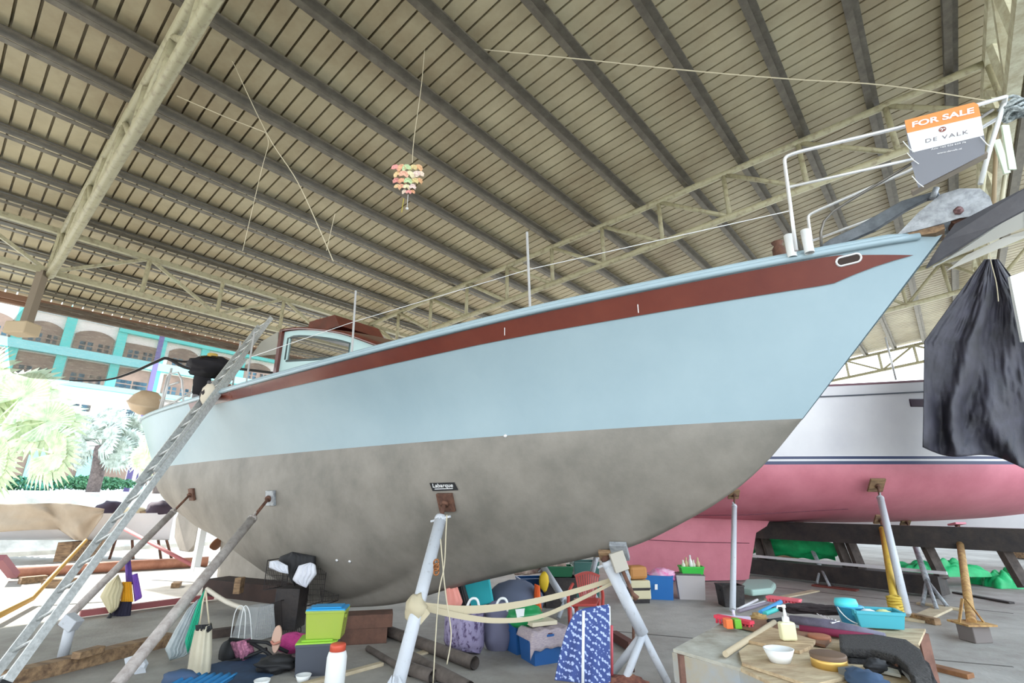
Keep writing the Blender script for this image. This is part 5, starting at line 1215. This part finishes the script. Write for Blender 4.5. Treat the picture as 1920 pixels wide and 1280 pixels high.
# small things on the ground under the forefoot
mb = MB(); mb.tube([D(1188, 1130, 5.5), V((D(1190, 1300, 5.5).x, 5.5, 0))], .014, 8); tag(build('rusty_rod', mb, M_rust), 'rusty upright rod beside the forefoot stand', 'rod')
mb = MB(); mb.beam(G(1150, 1190, .06), G(1186, 1212, .06), .09, .09); tag(build('steel_channel', mb, mat('brown_steel', (96, 60, 52), .7)), 'short brown steel channel on the floor right of the patterned cloth', 'steel')
cloth('rag', 'brown patterned rag on the floor at the bottom, beside the rack pole', 'cloth', G(1172, 1285, .06), (.2, .14, .07), mat('brown_rag', (150, 100, 80), .9, 0, (96, 52, 48), 16), 0, 3, .04)
hang('yellow_flag', 'yellow cloth corner beside the rusty rod', 'cloth', [(1178, 1254), (1200, 1280), (1198, 1292), (1176, 1292)], 4.95, mat('yellow_cloth', (222, 180, 40), .7), .03)
# drain lines / slab joints on the floor
mb = MB()
for a, b in (((980, 1168), (1900, 1250)), ((1430, 1098), (1900, 1150))):
    mb.beam(G(*a, -.001), G(*b, -.001), .03, .006)
tag(build('trim_2', mb, mat('joint_dark', (92, 88, 82), .9)), kind='structure')
# dark tarp beam on the yellow pole foot
mb = MB(); c = G(1684, 1160, .0)
for k in range(8): mb.tube([c+V((.075*math.cos(a*math.pi/6), .075*math.sin(a*math.pi/6), .03+k*.035+.008*math.sin(a+k))) for a in range(13)], .02, 6)
tag(build('rope_wrap', mb, mat('yellow_rope', (206, 176, 70), .8)), 'yellow rope wound around the foot of the bright yellow stand', 'rope')

# ================================================================ the work table
TH = .56
def T(x, y, dz=0): return G(x, y, TH+dz)
tbl = thing('work_table', V((T(1262, 1215).x, T(1262, 1215).y, 0)), 'low weathered plywood work table covered with tools and scraps', 'table')
q = [T(1262, 1216), T(1352, 1168), T(1735, 1176), T(1700, 1200), T(1745, 1240), T(1760, 1330), T(1560, 1330), T(1400, 1252)]
M_ply = mat('plywood', (214, 196, 162), .85, 0, (166, 142, 112), 3.5, bump=.4, stretch=(1, 3, 3))
M_gp = mat('grey_topped_ply', (196, 194, 182), .85, 0, (156, 150, 136), 4, bump=.4)
mb = MB(); mb.prism([q[0], q[1], T(1420, 1176), T(1388, 1252)], (0, 0, -.02)); build('top_panel', mb, M_gp, tbl)
mb = MB(); mb.prism([T(1420, 1176), T(1735, 1178), T(1722, 1206), T(1760, 1330), T(1560, 1330), T(1388, 1252)], (0, 0, -.02)); build('top_panel', mb, M_ply, tbl)
mb = MB(); a, b = T(1262, 1216), T(1388, 1250); mb.beam(a+V((0, 0, -.11)), b+V((0, 0, -.11)), .03, .18); b2 = T(1560, 1325); mb.beam(b+V((0, 0, -.11)), b2+V((0, 0, -.11)), .03, .18)
build('apron', mb, mat('blue_grey_apron', (160, 170, 180), .8, 0, (172, 160, 136), 2.5, bump=.3), tbl)
for p in (T(1275, 1222), T(1352, 1172), T(1560, 1318), T(1722, 1182)):
    mb = MB(); mb.beam(V((p.x+.03, p.y+.03, 0)), V((p.x+.03, p.y+.03, TH-.02)), .08, .08); build('leg', mb, mat('brown_leg', (142, 104, 90), .85, 0, (100, 72, 62), 5), tbl)
mb = MB(); mb.prism([T(1386, 1226, .002), T(1410, 1208, .002), T(1560, 1222, .002), T(1640, 1262, .002), T(1520, 1290, .002), T(1392, 1248, .002)], (0, 0, .018))
tag(build('board', mb, M_ply), 'pale plywood offcut under the white bowl', 'board')
mb = MB(); mb.prism([T(1400, 1205, .022), T(1445, 1180, .022), T(1530, 1205, .022), T(1522, 1216, .022), T(1500, 1226, .022)], (0, 0, .02)); tag(build('board', mb, mat('split_board', (206, 182, 146), .8, 0, (160, 132, 100), 5, stretch=(1, 5, 1))), 'split wooden board in front of the pump bottle', 'board')
mb = MB(); mb.prism([T(1370, 1174, .01), T(1420, 1160, .01), T(1560, 1200, .01), T(1548, 1214, .01)], (0, 0, .018)); tag(build('board', mb, mat('brown_board', (150, 110, 84), .85, 0, (116, 84, 66), 4)), 'brown board under the red scrubbing brush', 'board')
pts = [T(1360, 1226, .03), T(1452, 1166, .05)]; mb = MB(); mb.tube(pts, .02, 10); tag(build('wooden_stick', mb, mat('stick', (192, 176, 148), .8)), 'pale wooden stick lying across the table', 'stick')
# pump bottle
c = T(1479, 1200, .045); pb = thing('pump_bottle', c, 'cream soap bottle with white pump on the table', 'bottle')
s = .0044
mb = MB(); mb.box(c+V((0, 0, .06)), (.11, .06, .12)); build('body', mb, mat('soap_cream', (226, 222, 180), .35), pb, bevel=.014)
mb = MB(); mb.lathe(c+V((0, 0, .12)), [(.024, 0), (.024, .03), (.012, .035), (.008, .09), (.014, .092), (.014, .11), (0, .112)], 14); build('pump', mb, M_white, pb)
mb = MB(); mb.tube([c+V((0, 0, .222)), c+V((-.045, 0, .222)), c+V((-.05, 0, .205))], .007, 8); build('spout', mb, M_white, pb)
c = T(1463, 1240, .022); mb = MB(); mb.lathe(c, [(0, 0), (.055, 0), (.085, .075), (.078, .075), (.05, .008), (0, .008)], 30, sx=1.1); tag(build('bowl', mb, M_white), 'white oval bowl on the plywood offcut', 'bowl')
def tin(label, c, r, h, m1, m2, lidh):
    t = thing('tin', c, label, 'tin'); mb = MB(); mb.lathe(c, [(0, 0), (r, 0), (r, h-.004), (0, h-.004)], 28); build('body', mb, m1, t)
    mb = MB(); mb.lathe(c+V((0, 0, h)), [(r*1.01, -lidh), (r*1.03, -.002), (r*1.0, .004), (r*.93, .006), (0, .006)], 28); build('lid', mb, m2, t)
tin('round gold tin with dark lid at the front of the table', T(1556, 1250, .02), .1, .07, mat('gold_tin', (206, 168, 90), .35, .5), mat('dark_lid', (110, 88, 70), .6), .02)
tin('flat orange brown round lid behind the gold tin', T(1537, 1200, .01), .075, .03, mat('terracotta', (206, 142, 104), .7), mat('terracotta2', (170, 110, 80), .7), .012)
# brushes, scrapers
def brush(label, a, b, w, h, m, hm=None, cat='brush'):
    t = thing('scrubbing_brush', a, label, cat); d = (b-a)
    mb = MB(); mb.beam(a+V((0, 0, h*.8)), b+V((0, 0, h*.8)), w, h*.4); build('back', mb, hm or m, t)
    mb = MB(); n = 10
    for k in range(n):
        for s_ in (-.3, .3):
            p = a.lerp(b, (k+.5)/n)+V((-d.y, d.x, 0)).normalized()*w*s_; mb.lathe(p, [(0, 0), (w*.17, 0), (w*.12, h*.65), (0, h*.65)], 6)
    build('bristles', mb, m, t); return t
brush('red scrubbing brush with orange and green clips on the table edge', T(1344, 1166, .01), T(1412, 1180, .01), .07, .06, mat('brush_red', (226, 62, 84), .6))
for k, (x, col, lb) in enumerate(((1365, (240, 120, 60), 'orange clip on the red scrubbing brush'), (1381, (110, 180, 50), 'green clip on the red scrubbing brush'))):
    mb = MB(); mb.box(T(x, 1168, .06), (.055, .075, .07)); tag(build('clip', mb, mat('clip%d' % k, col, .5), bevel=.006), lb, 'clip')
mb = MB(); a, b = T(1346, 1155, .04), T(1408, 1160, .04); mb.beam(a, b, .03, .03); mb.tube([a.lerp(b, .5), a.lerp(b, .5)+V((0, 0, .06))], .012, 8)
tag(build('squeegee', mb, mat('lilac_white', (216, 210, 232), .5)), 'white and lilac squeegee head behind the red brush', 'squeegee')
brush('pinkish red flat brush at the far side of the table', T(1440, 1126, .02), T(1502, 1134, .02), .1, .05, mat('brush_pink', (226, 100, 112), .6))
for k, (a, b, r, col, lb) in enumerate([((1426, 1148), (1464, 1128), .02, (60, 150, 206), 'blue tube lying on the table, left of the teal one'), ((1434, 1150), (1480, 1134), .02, (70, 186, 180), 'teal tube lying on the table'), ((1384, 1146), (1440, 1130), .016, (130, 120, 130), 'grey tube on the table behind the squeegee'), ((1384, 1142), (1420, 1124), .012, (214, 210, 212), 'white tube farthest left on the table'), ((1398, 1140), (1434, 1128), .014, (196, 194, 200), 'pale grey tube beside the white one')]):
    mb = MB(); mb.tube([T(*a, .03+r), T(*b, .03+r)], r, 10); tag(build('tube', mb, mat('tube%d' % k, col, .5)), lb, 'tube')
cloth('straw_tuft', 'small straw coloured tuft on the table beside the squeegee', 'tuft', T(1422, 1158, .03), (.07, .05, .035), mat('straw_tuft', (170, 140, 90), .9), 0, 2, .06)
# broom and folded fabrics
bm = thing('broom', T(1560, 1150, .03), 'dark bristled broom lying along the far side of the table', 'broom')
mb = MB(); mb.blob(T(1530, 1142, .06), (.36, .12, .035), 24, .3, 3, 2, Matrix.Rotation(-.15, 3, 'Z')); build('bristles', mb, mat('broom_dark', (74, 58, 58), .95, 0, (46, 36, 38), 30, bump=.8, stretch=(1, 6, 6)), bm)
mb = MB(); mb.tube([T(1486, 1158, .05), T(1440, 1164, .05)], .015, 8); build('handle', mb, M_dark, bm)
um = thing('folded_umbrella', T(1560, 1172, .03), 'closed grey umbrella with silver ribs lying beside the broom', 'umbrella')
mb = MB(); mb.tube([T(1482, 1160, .06), T(1560, 1176, .06), T(1660, 1192, .06)], [.03, .055, .02], 10); build('fabric', mb, mat('grey_purple', (120, 116, 134), .6, 0, (90, 86, 104), 8), um)
for k in range(7):
    mb = MB(); mb.tube([T(1560, 1168, .1), T(1532+k*7, 1150+k*2.4, .11)], .004, 5); build('rib', mb, M_steel, um)
mb = MB(); mb.tube([T(1500, 1178, .04), T(1640, 1196, .04)], .028, 10); tag(build('fabric_roll', mb, mat('crimson_fabric', (130, 40, 72), .8)), 'crimson fabric roll in front of the grey umbrella', 'fabric')
bk = thing('bucket', T(1597, 1168, .02), 'turquoise bucket with lid and white handle on the table', 'bucket'); c = T(1597, 1166, .02)
mb = MB(); mb.lathe(c, [(0, 0), (.075, 0), (.1, .12), (.106, .12), (.106, .13), (0, .13)], 28); build('body', mb, mat('bucket_blue', (60, 160, 200), .4), bk)
mb = MB(); mb.lathe(c+V((-.02, 0, .13)), [(.085, 0), (.09, .015), (.08, .05), (0, .055)], 28); build('lid', mb, mat('bucket_turq', (84, 216, 222), .4), bk)
mb = MB(); mb.tube([c+V((.11*math.cos(a), -.02-.1*math.sin(a)*.9, .12-.11*math.sin(a))) for a in [math.pi*k/12 for k in range(13)]], .005, 6); build('handle', mb, M_white, bk)
by = T(1646, 1172, .02); bin_('basket', 'turquoise rectangular basket beside the bucket', 'basket', by, (.34, .22, .11), mat('basket_turq', (70, 170, 186), .5), -.3, z0=TH+.02)
for k, (dx, dy) in enumerate(((-.05, .02), (.07, 0))):
    mb = MB(); mb.blob(V((by.x+dx, by.y+dy, TH+.11)), (.06, .04, .03), 10, .2, 3, k); tag(build('sponge', mb, mat('sponge%d' % k, [(220, 226, 226), (216, 220, 160)][k], .8)), ['white sponge in the turquoise basket', 'yellowish sponge in the turquoise basket'][k], 'sponge')
# dark mat draped over the table edge
mb = MB()
def dm(u, v):
    tp_p = [(1574, 1196), (1640, 1196), (1700, 1206), (1728, 1226), (1742, 1262), (1748, 1310)]
    bt_p = [(1576, 1222), (1636, 1226), (1680, 1238), (1702, 1256), (1712, 1280), (1716, 1310)]
    k = u*5; i = min(4, int(k)); f = k-i
    a = [tp_p[i][j]+(tp_p[i+1][j]-tp_p[i][j])*f for j in (0, 1)]; b = [bt_p[i][j]+(bt_p[i+1][j]-bt_p[i][j])*f for j in (0, 1)]
    x = a[0]+(b[0]-a[0])*v; y = a[1]+(b[1]-a[1])*v
    P = T(x, y, .06)
    if u > .75: P = P+V((0, 0, -.3*(u-.75)))
    return P
mb.grid(dm, 40, 8); tag(build('rubber_mat', mb, mat('coarse_mat', (78, 76, 74), .95, 0, (52, 50, 50), 60, bump=1, bscale=90), thick=.05), 'thick dark coarse mat draped over the right side of the table', 'mat')
mb = MB(); mb.grid(lambda u, v: dm(u, v)+V((-.02, -.1*(1-u*.4), -.045)), 40, 8); tag(build('rubber_mat', mb, mat('coarse_mat_dark', (56, 54, 54), .95, 0, (36, 34, 36), 60, bump=1, bscale=90), thick=.03), 'lower darker layer folded beneath the thick coarse mat', 'mat')
cloth('jeans', 'folded dark blue cloth at the front right of the table', 'cloth', T(1626, 1276, .03), (.09, .14, .05), mat('denim', (62, 84, 112), .9), 0, 4, .03)
cloth('dark_pouch', 'small black pouch above the folded blue cloth', 'pouch', T(1642, 1248, .05), (.08, .04, .04), M_dark, .3, 2, .03)
mb = MB(); mb.box(T(1600, 1262, .03), (.12, .1, .05), Matrix.Rotation(.3, 3, 'Z')); tag(build('grey_block', mb, mat('block_dark', (104, 104, 98), .8), bevel=.004), 'dark grey block beside the folded blue cloth', 'block')
hm = thing('hand_tool', T(1690, 1262, .02), 'pale bladed hand tool lying at the right of the table', 'tool')
mb = MB(); mb.prism([T(1682, 1248, .02), T(1700, 1250, .02), T(1712, 1285, .02), T(1700, 1270, .02)], (0, 0, .01)); build('blade', mb, M_steel, hm)
mb = MB(); mb.tube([T(1686, 1250, .03), T(1670, 1240, .03)], .014, 8); build('handle', mb, M_rust, hm)
mb = MB(); mb.prism([T(1650, 1248, .01), T(1676, 1244, .01), T(1690, 1270, .01), T(1652, 1262, .01)], (0, 0, .015)); tag(build('board', mb, M_gp), 'small grey board between the black pouch and the hand tool', 'board')
